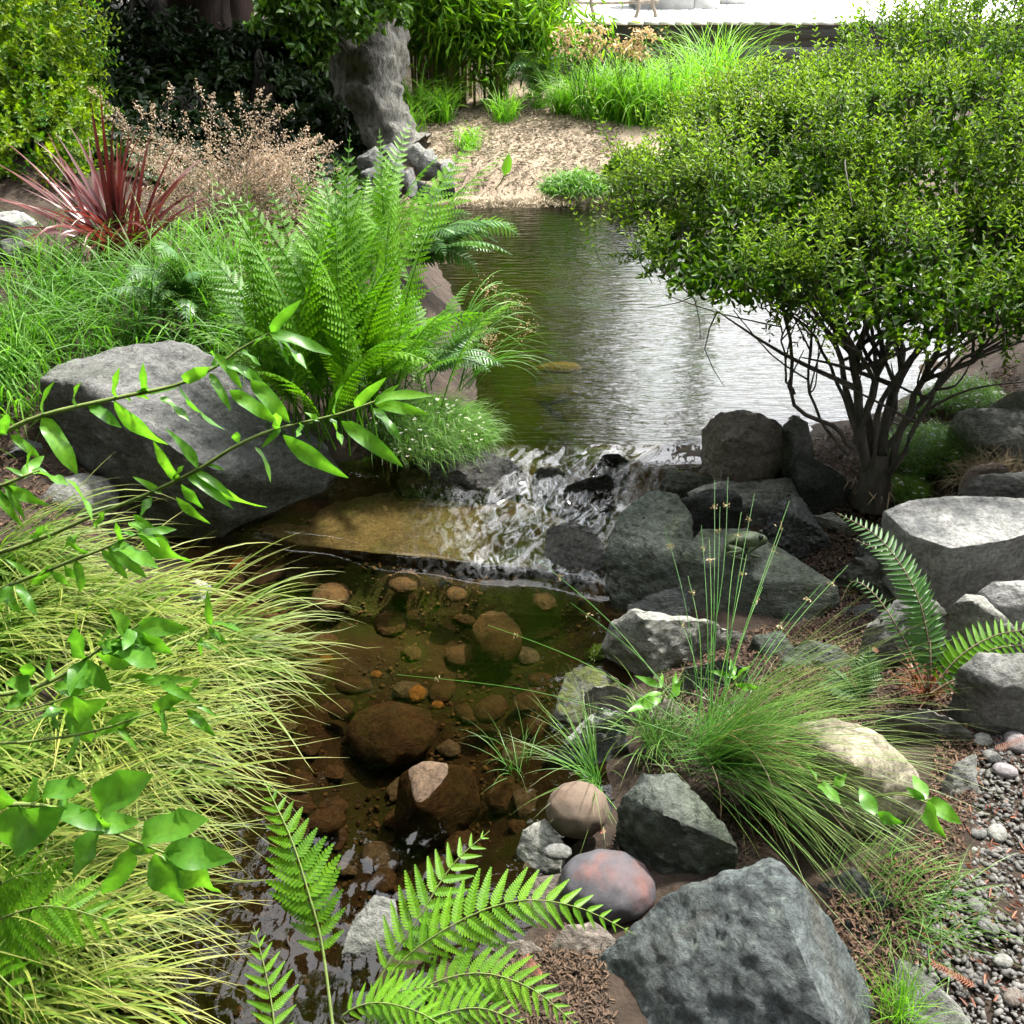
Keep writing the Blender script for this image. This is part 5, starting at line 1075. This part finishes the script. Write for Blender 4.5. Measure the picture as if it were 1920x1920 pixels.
scatter_quads('needle_litter', [(380, 440), (480, 340), (700, 360), (720, 470), (560, 560)], .42, 5000, M['litter'], .05, .012, 'reddish brown leaf litter on the bank behind the tall fern')
scatter_quads('needle_litter', [(1650, 1600), (1800, 1400), (1960, 1350), (1960, 1950), (1750, 1950)], .14, 220, M['rust_leaf'], .02, .004, 'rust coloured needles strewn on the gravel path')
scatter_quads('needle_litter', [(1130, 1480), (1200, 1350), (1420, 1330), (1480, 1500), (1420, 1620), (1150, 1600)], .08, 1800, M['litter'], .018, .004, 'brown needle litter under the rush clump')
scatter_quads('needle_litter', [(830, 1800), (1000, 1700), (1120, 1850), (1080, 1980), (760, 1980)], .03, 1300, M['litter'], .016, .004, 'brown needle litter under the bright fern')
scatter_quads('needle_litter', [(1540, 1780), (1560, 1650), (1760, 1600), (1700, 1800), (1660, 1980)], .1, 1500, M['litter'], .016, .004, 'brown needle litter along the gravel edge')
scatter_quads('shade_leaf_cover', [(150, 240), (420, 250), (660, 270), (690, 200), (640, 40), (100, 40)], .8, 11000, M['dark_leaf'], .10, .07, 'dark leaf sheet added as shade on the ground behind the dry plumes', lift=.03)  # dark leaves laid down in place of plain shade on the ground
scatter_quads('needle_litter', [(1240, 1400), (1250, 1240), (1440, 1170), (1640, 1180), (1600, 1330), (1420, 1380)], .08, 3200, M['litter'], .016, .004, 'brown needle litter between the light grey stone and the rushes')
scatter_quads('needle_litter', [(1470, 900), (1480, 800), (1640, 760), (1900, 700), (1920, 860), (1640, 880)], .25, 4200, M['litter'], .018, .005, 'brown needle litter behind the shrub base by the pond')
scatter_quads('needle_litter', [(-60, 1050), (-40, 850), (80, 800), (260, 990), (120, 1060)], .12, 1500, M['litter'], .02, .006, 'brown leaf litter round the stones at the left edge')
scatter_quads('moss_cover', [(1030, 1480), (1060, 1300), (1250, 1250), (1300, 1400), (1180, 1520)], .04, 2600, M['moss_green'], .009, .003, 'short moss on the damp bank under the small rush tufts')
scatter_quads('needle_litter', [(1680, 1700), (1740, 1500), (1760, 1380), (1860, 1330), (1830, 1480), (1790, 1640)], .13, 1600, M['litter'], .015, .004, 'brown needle litter between the tan boulder and the gravel')
scatter_quads('needle_litter', [(1000, 1990), (960, 1820), (1110, 1700), (1180, 1500), (1100, 1480), (1150, 1990)], .03, 1400, M['litter'], .014, .004, 'brown needle litter in the gaps round the red stained cobble')
def pebbles(name, poly_px, z, n, mat, r0, r1, label, sub, lift=.3):
    bm = bmesh.new(); bmesh.ops.create_icosphere(bm, subdivisions=sub, radius=1); V0 = np.array([v.co[:] for v in bm.verts]); F0 = np.array([[v.index for v in f.verts] for f in bm.faces]); bm.free()
    pl = np.array(pxy(poly_px, z)); lo, hi = pl.min(0), pl.max(0); pts = R.uniform(lo, hi, (n * 4, 2)); pts = pts[poly_dist(pts, pl) > 0][:n]; k = len(pts)
    r = r0 + (r1 - r0) * R.uniform(0, 1, k) ** 2.2
    S = np.stack([r * U(.9, 1.5, k), r * U(.7, 1.0, k), r * U(.4, .7, k)], 1); a = U(0, 6.283, k)
    zz = ground_z(pts[:, 0], pts[:, 1]) + r * lift
    W = V0[None] * (1 + R.normal(0, .07, (k, len(V0), 1))) * S[:, None]
    ca, sa = np.cos(a)[:, None], np.sin(a)[:, None]
    tl = R.normal(0, .25, (k, 1)); W[..., 2] += W[..., 0] * tl
    X = W[..., 0] * ca - W[..., 1] * sa; Y = W[..., 0] * sa + W[..., 1] * ca
    V = np.stack([X + pts[:, :1], Y + pts[:, 1:], W[..., 2] + zz[:, None]], -1)
    F = (F0[None] + (np.arange(k) * len(V0))[:, None, None]).reshape(-1, 3)
    g = Geo(); g.add(V.reshape(-1, 3), F, np.repeat(R.uniform(0, 1, k), len(V0)))
    return tag(g.build(name, mat, smooth=True), label, 'gravel', kind='stuff')
PATH = [(1690, 1990), (1720, 1790), (1790, 1600), (1815, 1460), (1835, 1390), (1880, 1330), (2000, 1290), (2420, 1250), (2500, 1990)]
pebbles('path_gravel', PATH, .14, 9800, M['pebble'], .0028, .0088, 'grey pebble gravel of the path at the lower right', 1)
pebbles('stream_gravel', [(360, 1050), (560, 1030), (860, 1060), (1130, 1090), (1100, 1220), (1000, 1420), (930, 1640), (640, 1900), (300, 1900), (420, 1500), (480, 1300)], -.1, 3000, M['bed_pebble'], .003, .010, 'brown gravel on the stream bed', 1, .5)
for k, (px, py, rx, lb) in enumerate([(1802, 1378, 24, 'smooth grey cobble against the right end of the thin leaning slab'), (1842, 1388, 22, 'smooth cobble between the thin slab and the upright rough stone'), (1905, 1392, 30, 'largest loose cobble at the foot of the upright rough stone'), (1860, 1420, 20, 'flat pale cobble just below the large loose cobble'),
    (1885, 1445, 24, 'purple grey cobble at the top of the gravel, right edge'), (1835, 1562, 18, 'small cobble on the gravel beside the dark grey stone'), (1870, 1562, 24, 'wide pale cobble on the gravel right of the trailing shoot'), (1830, 1700, 20, 'long grey cobble half way down the gravel path'),
    (1852, 1738, 22, 'long grey cobble touching the one half way down the gravel'), (1880, 1802, 20, 'round pale cobble on the lower gravel'), (1900, 1870, 24, 'reddish brown cobble in the bottom right corner'), (1790, 1335, 16, 'small cobble under the stalks of the sword fern')]):
    z = gz(*P(px, py, .15)[:2]) + .008
    cobble(lb, px, py, z, rx, rx * .62, ['rock_mid', 'rock_light', 'rock_purple', 'rock_mid', 'rock_purple', 'rock_mid', 'rock_light', 'rock_mid', 'rock_mid', 'rock_light', 'rock_brown', 'rock_mid'][k], k * .7, .55, .015, group='loose cobbles on the gravel path', div=11)
# fallen redwood sprays
for k, (px, py, z, rt, lb) in enumerate([(1015, 1832, .09, 2.2, 'small rust red fallen needle spray on the purple brown rock'), (1132, 1565, .06, 1.9, 'rust red fallen needle spray beside the tan brown cobble'), (1645, 1225, .17, 1.7, 'upright rust red needle spray beside the small dark fern'), (1865, 1405, .17, .3, 'rust red fallen needle spray on the path cobbles'), (1230, 1075, .1, .2, 'rust red needle spray below the upright mottled stone'), (1830, 1850, .13, 2.6, 'orange brown fallen needle spray on the lower gravel')]):
    b = P(px, py, z); g = Geo(); d = np.array([math.cos(rt), math.sin(rt), .15]); L = .045 if k < 2 else .075
    s = np.repeat(np.linspace(.05, 1, 16), 2); sd = np.tile([1, -1], 16); side = np.array([-d[1], d[0], .1]); pp = np.array(b) + s[:, None] * d * L
    leaf_cloud(g, pp, d * .6 + sd[:, None] * side, np.tile([[0, 0, 1.]], (32, 1)), .011, .0028); tube(g, [np.array(b), np.array(b) + d * L], .001, 4)
    tag(settle(g.build('needle_spray', M['rust_leaf'])), lb, 'twig')

# ------------------------------------------------------------------ frog
def build_frog():
    b = P(1395, 1033, .215)
    me = bpy.data.meshes.new('frog'); bm = bmesh.new(); lay = bm.verts.layers.skin.verify()
    # x forward (to the right in the picture), y to the frog's left, z up; unit = body length 0.085
    J = {'pel': (-.045, 0, .018, .017), 'mid': (-.015, 0, .03, .023), 'ch': (.018, 0, .036, .021), 'hd': (.038, 0, .040, .017), 'sn': (.055, 0, .035, .010)}
    for s, n in ((1, 'l'), (-1, 'r')):
        J.update({'hip' + n: (-.042, .018 * s, .016, .012), 'kn' + n: (-.002, .036 * s, .020, .0085), 'an' + n: (-.046, .034 * s, .007, .005), 'ft' + n: (-.012, .044 * s, .004, .004), 'tt' + n: (.012, .050 * s, .003, .0022),
                  'sh' + n: (.02, .018 * s, .026, .008), 'el' + n: (.008, .03 * s, .012, .0055), 'wr' + n: (.03, .028 * s, .004, .004), 'fg' + n: (.042, .024 * s, .003, .0022)})
    E = [('pel', 'mid'), ('mid', 'ch'), ('ch', 'hd'), ('hd', 'sn')]
    for n in 'lr': E += [('pel', 'hip' + n), ('hip' + n, 'kn' + n), ('kn' + n, 'an' + n), ('an' + n, 'ft' + n), ('ft' + n, 'tt' + n), ('ch', 'sh' + n), ('sh' + n, 'el' + n), ('el' + n, 'wr' + n), ('wr' + n, 'fg' + n)]
    vs = {}
    for k, (x, y, z, r) in J.items():
        v = bm.verts.new((x, y, z)); v[lay].radius = (r, r); vs[k] = v
    vs['pel'][lay].use_root = True
    for a, c in E: bm.edges.new((vs[a], vs[c]))
    bm.to_mesh(me); bm.free()
    o = bpy.data.objects.new('frog', me); COL.objects.link(o)
    o.modifiers.new('skin', 'SKIN'); sb = o.modifiers.new('sub', 'SUBSURF'); sb.levels = 2; sb.render_levels = 2
    bpy.context.view_layer.update()
    em = bpy.data.meshes.new_from_object(o.evaluated_get(bpy.context.evaluated_depsgraph_get()))
    o.modifiers.clear(); o.data = em; em.materials.clear(); em.materials.append(M['frog_skin'])
    for p in em.polygons: p.use_smooth = True
    o.location = b; o.rotation_euler = (0, 0, rad(-12)); o.scale = (1.12, 1.12, 1.12)
    tag(o, 'green frog sitting on the big slanted dark slab', 'frog')
    for s in (1, -1):
        bm = bmesh.new(); bmesh.ops.create_uvsphere(bm, u_segments=12, v_segments=8, radius=.0062); m2 = bpy.data.meshes.new('eye'); bm.to_mesh(m2); bm.free(); m2.materials.append(M['frog_eye'])
        for p in m2.polygons: p.use_smooth = True
        e = bpy.data.objects.new('eye', m2); COL.objects.link(e); e.parent = o; e.location = (.036, .0125 * s, .0535)
build_frog()

# ------------------------------------------------------------------ trees, bamboo and shrubs behind the pond
def lump_trunk(name, pts, rads, mat, parent, bump, freq, sides=28, rings=40):
    c = spline(pts, rings); r = np.interp(np.linspace(0, 1, rings), np.linspace(0, 1, len(rads)), rads)
    g = Geo(); tube(g, c, r, sides)
    V = g.V[0]; cc = np.repeat(c, sides, 0); out = norm(V - cc)
    d = np.array([noise.fractal(Vector(v) * freq, .8, 2.1, 4) + .5 * noise.ridged_multi_fractal(Vector(v) * freq * 2, .9, 2.1, 4, .8, 2) - .4 for v in V])
    g.V[0] = V + out * d[:, None] * bump
    return g.build(name, mat, parent, smooth=True)
def crown(parent, centres, n, mat, L, W, name='crown', up=.2):
    g = Geo(); k = len(centres); i = R.randint(0, k, n); c = np.array([x[0] for x in centres])[i]; r = np.array([x[1] for x in centres])[i]
    # leaves gather in small clumps
    m = max(8, n // 28); ci = R.randint(0, k, m); cc = np.array([x[0] for x in centres])[ci]; cr = np.array([x[1] for x in centres])[ci]
    cp = cc + rand_dirs(m, up) * cr * (U(.45, 1.0, m)[:, None]); j = R.randint(0, m, n)
    p = cp[j] + R.normal(0, 1, (n, 3)) * np.array([.11, .11, .06]) * cr[j].mean(1, keepdims=True)
    leaf_cloud(g, p, rand_dirs(n) + [0, 0, -.35], rand_dirs(n, 1.2), U(L * .7, L * 1.25, n), W)
    return tag(g.build(name, mat, parent), kind='stuff')
def tree(name, label, foot, trunk, rads, bark, bump, freq, centres, n, leaf, L, W, limbs=6, cat='tree', group=None):
    th = thing(name, label, cat, foot, group); o = lump_trunk('trunk', trunk, rads, bark, th, bump, freq)
    for k in range(limbs):
        c, r = random.choice(centres); a = Vector(trunk[-1]) if k % 2 else Vector(trunk[len(trunk) // 2]); e = Vector(c) + Vector((random.uniform(-.5, .5) * r[0], random.uniform(-.5, .5) * r[1], 0))
        g = Geo(); tube(g, spline([a, (a + e) / 2 + Vector((0, 0, .15)), e], 10), np.linspace(rads[-1] * .5, .01, 10), 6); g.build('limb', bark, th, smooth=True)
    crown(th, centres, n, leaf, L, W); return th
b = PY(735, 285, 7.4)
gp = [PY(765, 300, 7.35), PY(735, 265, 7.4), PY(705, 200, 7.5), PY(690, 130, 7.6), PY(690, 60, 7.7), PY(690, 0, 7.8), PY(690, -60, 7.9)]
tree('gnarled_tree', 'pale gnarled tree trunk with leaves hanging over it beyond the pond', b, gp, [.24, .19, .2, .27, .29, .22, .14], M['pale_bark'], .06, 7.0,
     [(tuple(PY(545, 20, 7.0)), (.28, .3, .2)), (tuple(PY(620, 10, 7.0)), (.3, .3, .2)), (tuple(PY(585, 75, 6.9)), (.14, .2, .16)), (tuple(PY(700, -10, 7.2)), (.3, .3, .2)), (tuple(PY(600, -120, 7.3)), (.7, .6, .4)), (tuple(PY(690, -200, 7.8)), (1.0, .8, .6))], 9000, M['tree_leaf'], .06, .03)
# redwoods: trunks in view, crowns high above
for k, (px, Y, w, h, lean, lb) in enumerate([(395, 9.8, .27, 13, .0, 'massive dark redwood trunk behind the red leaved plant'), (470, 12.5, .18, 11, .1, 'slimmer shaded redwood trunk right of the massive one'), (205, 12.0, .15, 11, -.1, 'dark thin trunk at the upper left behind the yellow green shrub')]):
    f = PY(px, 260, Y); f.z = gz(f.x, f.y); tp = Vector((f.x + lean * h * .3, f.y + .2, f.z + h))
    cs = [((f.x + lean * h * .3 * q, f.y + .2, f.z + h * q), (2.1 * (1.25 - q), 2.0 * (1.25 - q), .9)) for q in np.linspace(.2, 1.0, 11)]
    tree('redwood_tree', lb, f, [f - Vector((0, 0, .2)), f * .7 + tp * .3, tp], [w * 1.25, w * .9, .04], M['redwood_bark'], .05, 6, cs, 5000, M['dark_leaf'], .28, .1, 12)
f = PY(318, 235, 8.9); f.z = gz(f.x, f.y); tp = PY(262, -60, 9.2)
tree('leaning_tree', 'thin dark trunk leaning left of the massive redwood', f, [f - Vector((0, 0, .1)), (f + tp) / 2 + Vector((.05, 0, 0)), tp, tp + Vector((-.3, .2, 2))], [.10, .085, .08, .04], M['dark_bark'], .02, 6, [((tp.x - .3, tp.y + .2, tp.z + 2.2), (1.3, 1.3, 1.0)), ((tp.x, tp.y + .4, tp.z + 1.2), (1.2, 1.0, .8))], 5000, M['dark_leaf'], .12, .05)
f = Vector((-3.0, 11.3, gz(-3.0, 11.3)))
tree('shading_evergreen', 'unseen spreading evergreen added so its boughs darken the ground round the redwood', f, [f - Vector((0, 0, .1)), f + Vector((.1, 0, 1.3)), f + Vector((.2, -.3, 2.4))], [.09, .08, .04], M['dark_bark'], .02, 6, [((x_, y_, z_), (1.0, 1.0, .4)) for x_, y_, z_ in ((-3.0, 10.5, 2.7), (-1.8, 9.8, 2.5), (-4.2, 10.2, 2.8), (-2.4, 8.6, 2.3), (-3.6, 8.9, 2.5), (-1.5, 8.6, 2.4), (-2.9, 9.6, 3.1), (-4.8, 8.9, 2.7), (-1.9, 11.2, 2.8))], 13000, M['dark_leaf'], .14, .06, 10)  # canopy above the frame, added to shade the ground below
# dense dark evergreens on the left and centre; low bushes stand in for shade
for k, (x, y, r, h, lb) in enumerate([(-6.8, 13.5, 1.9, 6.2, 'dark evergreen far behind the yellow green shrub'), (-4.6, 15.0, 2.0, 7.0, 'dark evergreen behind the pale steps'), (-2.2, 15.2, 2.0, 7.4, 'dark evergreen filling the shade behind the redwoods'), (-.6, 14.0, 1.4, 7.0, 'dark evergreen between the redwoods and the bamboo'), (.9, 14.6, 1.3, 7.5, 'dark evergreen behind the deck corner'), (-3.6, 10.8, .9, .4, 'low dark evergreen added as shade at the foot of the redwood, left side'), (-1.75, 9.4, .8, .35, 'low dark bush added as shade right of the massive redwood'), (-3.3, 8.2, .7, .25, 'low dark bush added as shade behind the spikes of the red leaved plant'), (-2.3, 7.6, .7, .22, 'low dark bush added as shade behind the dry flower plumes'), (-4.4, 9.4, .9, .35, 'low dark bush added as shade between the yellow green shrub and the leaning trunk'), (-1.35, 7.8, .5, .25, 'low dark bush added as shade in the hollow left of the gnarled trunk'), (-5.6, 11.5, 1.2, 2.4, 'dark evergreen left of the pale steps'), (-2.9, 9.0, .8, .3, 'dark ground hugging bush added as shade at the foot of the massive redwood'), (-2.0, 8.5, .6, .28, 'dark ground hugging bush added as shade behind the tallest dry plumes'), (-3.9, 8.7, .7, .3, 'dark ground hugging bush added as shade right of the yellow green shrub'), (-3.2, 7.4, .5, .2, 'dark ground hugging bush added as shade behind the tips of the red leaves'), (-1.7, 7.2, .5, .2, 'dark ground hugging bush added as shade behind the right end of the plumes')]):
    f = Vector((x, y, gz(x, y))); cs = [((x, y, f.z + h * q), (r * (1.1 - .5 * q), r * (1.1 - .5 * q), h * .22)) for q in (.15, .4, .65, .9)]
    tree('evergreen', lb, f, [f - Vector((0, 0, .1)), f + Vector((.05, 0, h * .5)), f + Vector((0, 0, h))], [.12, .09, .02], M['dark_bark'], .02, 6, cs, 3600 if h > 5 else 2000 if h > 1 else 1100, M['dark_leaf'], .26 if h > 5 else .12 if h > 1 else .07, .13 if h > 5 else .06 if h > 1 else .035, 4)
f = Vector((.2, 13.2, gz(.2, 13.2)))
tree('shade_tree', 'tall dark tree behind the bamboo, mirrored in the left of the pond', f, [f - Vector((0, 0, .2)), f + Vector((-.2, 0, 3)), f + Vector((-.6, -.2, 12))], [.3, .24, .08], M['dark_bark'], .04, 5, [((x_, y_, z_), (1.6, 1.5, 1.2)) for x_, y_, z_ in ((-.6, 12.4, 5.2), (.3, 12.8, 6.2), (-1.6, 12.0, 6.0), (-.3, 12.2, 7.4), (-2.4, 12.6, 7.2), (-1.2, 13.2, 8.6), (-3.2, 12.0, 5.6), (-.4, 12.6, 9.6), (-1.8, 12.2, 10.6), (-.2, 13.0, 11.6), (-1.2, 12.4, 13.0), (-2.8, 12.4, 9.0))], 14000, M['tree_leaf'], .4, .2, 10)
for x_, y_, lb in [(-5.0, -2.6, 'unseen tree added to block sky light behind the viewer on the left'), (0.3, -4.2, 'unseen tree added to block sky light straight behind the viewer'), (5.5, -3.0, 'unseen tree added to block sky light behind the viewer on the right'), (-6.0, 2.2, 'unseen tree added to block sky light beyond the left edge of the picture'), (-9.2, 6.5, 'unseen tree added to block sky light beyond the left edge behind the yellow green shrub'), (8.0, 1.5, 'unseen tree added to block sky light beyond the right edge of the picture')]:  # unseen trees with oversized leaves, added to cut sky fill around the camera
    f = Vector((x_, y_, gz(x_, y_))); far = y_ > 0
    tree('shade_tree', lb, f, [f - Vector((0, 0, .2)), f + Vector((.1, 0, 3)), f + Vector((0, 0, 8))], [.3, .24, .08], M['dark_bark'], .04, 5, [((x_ + a, y_ + c, z_), (2.2, 1.8, 1.4)) for a, c, z_ in ((-1.6, 0, 2.2), (1.6, 0, 2.4), (0, .3, 3.6), (-2, 0, 4.8), (2, 0, 5.0), (0, .4, 6.2)) + (() if x_ > 7 else ((-1.6, .6, 7.6), (1.6, .6, 7.8), (0, 1.0, 9.2), (-1.5, 1.2, 10.6), (1.5, 1.2, 10.8)))], 5500, M['dark_leaf'], .92, .58, 6)
# yellow green layered shrub, top left
b = PY(60, 330, 6.0); b.z = gz(b.x, b.y); th = thing('layered_shrub', 'yellow green small leaved shrub in the top left corner', 'shrub', b)
g, gt = Geo(), Geo(); ys = [((-10, 60, 6.2), (.45, .45, .35)), ((30, 180, 6.0), (.36, .4, .26)), ((70, 270, 5.8), (.30, .35, .2)), ((10, 310, 5.9), (.4, .4, .22)), ((60, 110, 6.3), (.32, .4, .26)), ((-60, 160, 6.1), (.6, .5, .6)), ((20, -40, 6.4), (.5, .5, .4))]
pos, dr = [], []
for _ in range(1700):
    c, r = random.choice(ys); v = rand_dirs(1)[0]; p = np.array(PY(*c)) + v * np.array(r) * random.uniform(.6, 1.05); pos.append(p); dr.append(norm(v + np.array([0, -.2, -.05]) + R.normal(0, .3, 3)))
sprigs(g, gt, np.array(pos), np.array(dr), U(.10, .2, 1700), 6, .047, .023, tipc=False)
tag(g.build('leaves', M['yellow_leaf'], th), kind='stuff'); tag(gt.build('twigs', M['dark_bark'], th), kind='stuff')
for c, r in ys:
    g = Geo(); e = PY(*c); tube(g, spline([b, (b + e) / 2 + Vector((random.gauss(0, .1), .1, 0)), e], 8), np.linspace(.03, .008, 8), 6); g.build('stem', M['dark_bark'], th, smooth=True)
# bamboo
b = PY(850, 215, 9.5); b.z = gz(b.x, b.y); th = thing('bamboo_clump', 'dense bamboo clump with thin tan canes and drooping green leaves', 'bamboo', b)
g2 = Geo()
for k in range(58):
    x = PY(random.gauss(835, 40), 215, 9.5 + random.gauss(0, .22)); x.z = gz(x.x, x.y); h = random.uniform(3.8, 6.0); lx, ly = random.gauss(.12, .25), random.gauss(0, .2)
    c = spline([x, x + Vector((lx * .25, ly * .25, h * .4)), x + Vector((lx, ly - .1, h * .75)), x + Vector((lx * 2.4, ly * 2 - .25, h))], 12)
    g = Geo(); tube(g, c, np.linspace(.012, .003, 12), 6, random.random()); g.build('cane', M['cane'], th, smooth=True)
    m = 30; s = R.uniform(.2, 1, m); cp = np.stack([np.interp(s, np.linspace(0, 1, 12), c[:, i]) for i in range(3)], 1) + R.normal(0, .24, (m, 3)) * [1, 1, .4]
    j = np.repeat(np.arange(m), 14); p = cp[j] + R.normal(0, .09, (len(j), 3)); d = rand_dirs(len(j)) + [0, 0, -.7]
    leaf_cloud(g2, p, d, rand_dirs(len(j), 1), U(.09, .17, len(j)), .017, fold=.15)
n = 5200; c = np.array([PY(random.gauss(905, 80), random.gauss(25, 32), 9.2 + random.gauss(0, .2)) for _ in range(90)]); j = R.randint(0, 90, n)
leaf_cloud(g2, c[j] + R.normal(0, .1, (n, 3)), rand_dirs(n) + [.2, 0, -.7], rand_dirs(n, 1), U(.10, .18, n), .018, fold=.15)
tag(g2.build('leaves', M['bamboo_leaf'], th), kind='stuff')

# ------------------------------------------------------------------ timber deck and things on it
def box(g, lo, hi, bev=0.0, var=.5):
    (x0, y0, z0), (x1, y1, z1) = lo, hi
    b_ = bev; V = []; 
    for z, e in ((z0, 0), (z1 - b_, 0), (z1, b_)):
        V += [(x0 + e, y0 + e, z), (x1 - e, y0 + e, z), (x1 - e, y1 - e, z), (x0 + e, y1 - e, z)]
    F = [[3, 2, 1, 0], [8, 9, 10, 11]]
    for r in (0, 4):
        for i in range(4): j = (i + 1) % 4; F.append([r + i, r + j, r + 4 + j, r + 4 + i])
    g.add(V, F, var)
DY, DZ = 10.0, PY(1035, 40, 10.0).z; DX = PY(1030, 40, 10.0).x
deck = thing('timber_deck', 'white timber deck with dark fascia at the top of the picture', 'deck', (DX, DY, gz(DX, DY)))
x = DX
for k in range(52):
    g = Geo(); skew = .0; box(g, (x, DY, DZ - .03), (x + .135, DY + 5.2, DZ), .004, random.random()); V = g.V[0]; V[:, 0] += (V[:, 1] - DY) * .14
    g.build('deck_board', M['deck_board'], deck); x += .142
zt = DZ - .034
for k in range(4):
    g = Geo(); box(g, (DX + .03, DY + .03 + .004 * (k % 2), zt - .17), (x - .02, DY + .07, zt), .003, random.random()); g.build('fascia_board', M['fascia'], deck); zt -= .176
for k in range(6):
    g = Geo(); px = DX + .1 + k * 1.35; box(g, (px, DY + .12, gz(px, DY + .2) - .1), (px + .1, DY + .22, DZ - .04), .003); g.build('post', M['fascia'], deck)
g = Geo(); p0 = PY(1192, 20, 11.55); p1 = PY(1300, 20, 11.55); box(g, (p0.x, 11.55, DZ + .002), (p1.x, 12.3, DZ + .62), .01); tag(settle(g.build('planter_box', M['grey_panel'])), 'dark grey box standing on the deck', 'planter')
g = Geo(); p0 = PY(1302, 18, 11.7); p1 = PY(1348, 18, 11.7); box(g, (p0.x, 11.7, DZ + .002), (p1.x, 12.2, DZ + .55), .01); tag(settle(g.build('planter_box', M['pale_paint'])), 'pale grey box beside the dark box on the deck', 'planter')
pole = thing('porch_post', 'pale square post rising from the deck, seen mirrored in the pond', 'post', (2.42, 12.6, DZ))
g = Geo(); box(g, (2.31, 12.5, DZ + .002), (2.55, 12.74, DZ + 7.0), .01); g.build('shaft', M['grey_panel'], pole); g = Geo(); box(g, (2.27, 12.46, DZ + .0), (2.59, 12.78, DZ + .06), .01); g.build('foot', M['grey_panel'], pole)
rl = thing('driftwood_rail', 'low rustic rail of bent grey branches on the deck edge', 'rail', PY(1150, 30, 10.4))
for pts in ([(1076, 32), (1070, 12), (1066, -20)], [(1114, 26), (1108, 8), (1112, -20)], [(1192, 32), (1198, 12), (1196, -20)], [(1230, 26), (1224, 8), (1228, -20)]):
    g = Geo(); c = spline([PY(x, y, 10.45) for x, y in pts], 8); c[0][2] = DZ - .002; tube(g, c, [.02, .017, .016, .016, .016, .016, .016, .015], 6); g.build('branch_post', M['drift'], rl, smooth=True)
g = Geo(); tube(g, spline([PY(1060, 2, 10.45), PY(1110, 6, 10.45), PY(1200, 4, 10.45), PY(1235, 3, 10.45)], 12), .015, 6); g.build('branch_rail', M['drift'], rl, smooth=True)
# pale steps glimpsed behind the dark trunks
st = thing('garden_steps', 'pale stone steps glimpsed between the dark trunks at the upper left', 'steps', PY(270, 120, 12.2))
for k, (x0, y0, x1, y1) in enumerate([(205, 118, 355, 82), (215, 82, 350, 55), (130, 25, 260, 5), (255, 52, 345, 30)]):
    a, c = PY(x0, y0, 12.2 + .35 * k), PY(x1, y1, 12.6 + .35 * k); g = Geo(); d = c - a; box(g, (0, 0, -.14), (d.length, .32, 0), .01); V = g.V[0]; u = d.normalized(); vv = Vector((-u.y, u.x, 0)).normalized(); w = u.cross(vv)
    g.V[0] = np.array(a) + V[:, :1] * np.array(u) + V[:, 1:2] * np.array(vv) + V[:, 2:] * np.array(w); g.build('step', M['step_stone'], st)
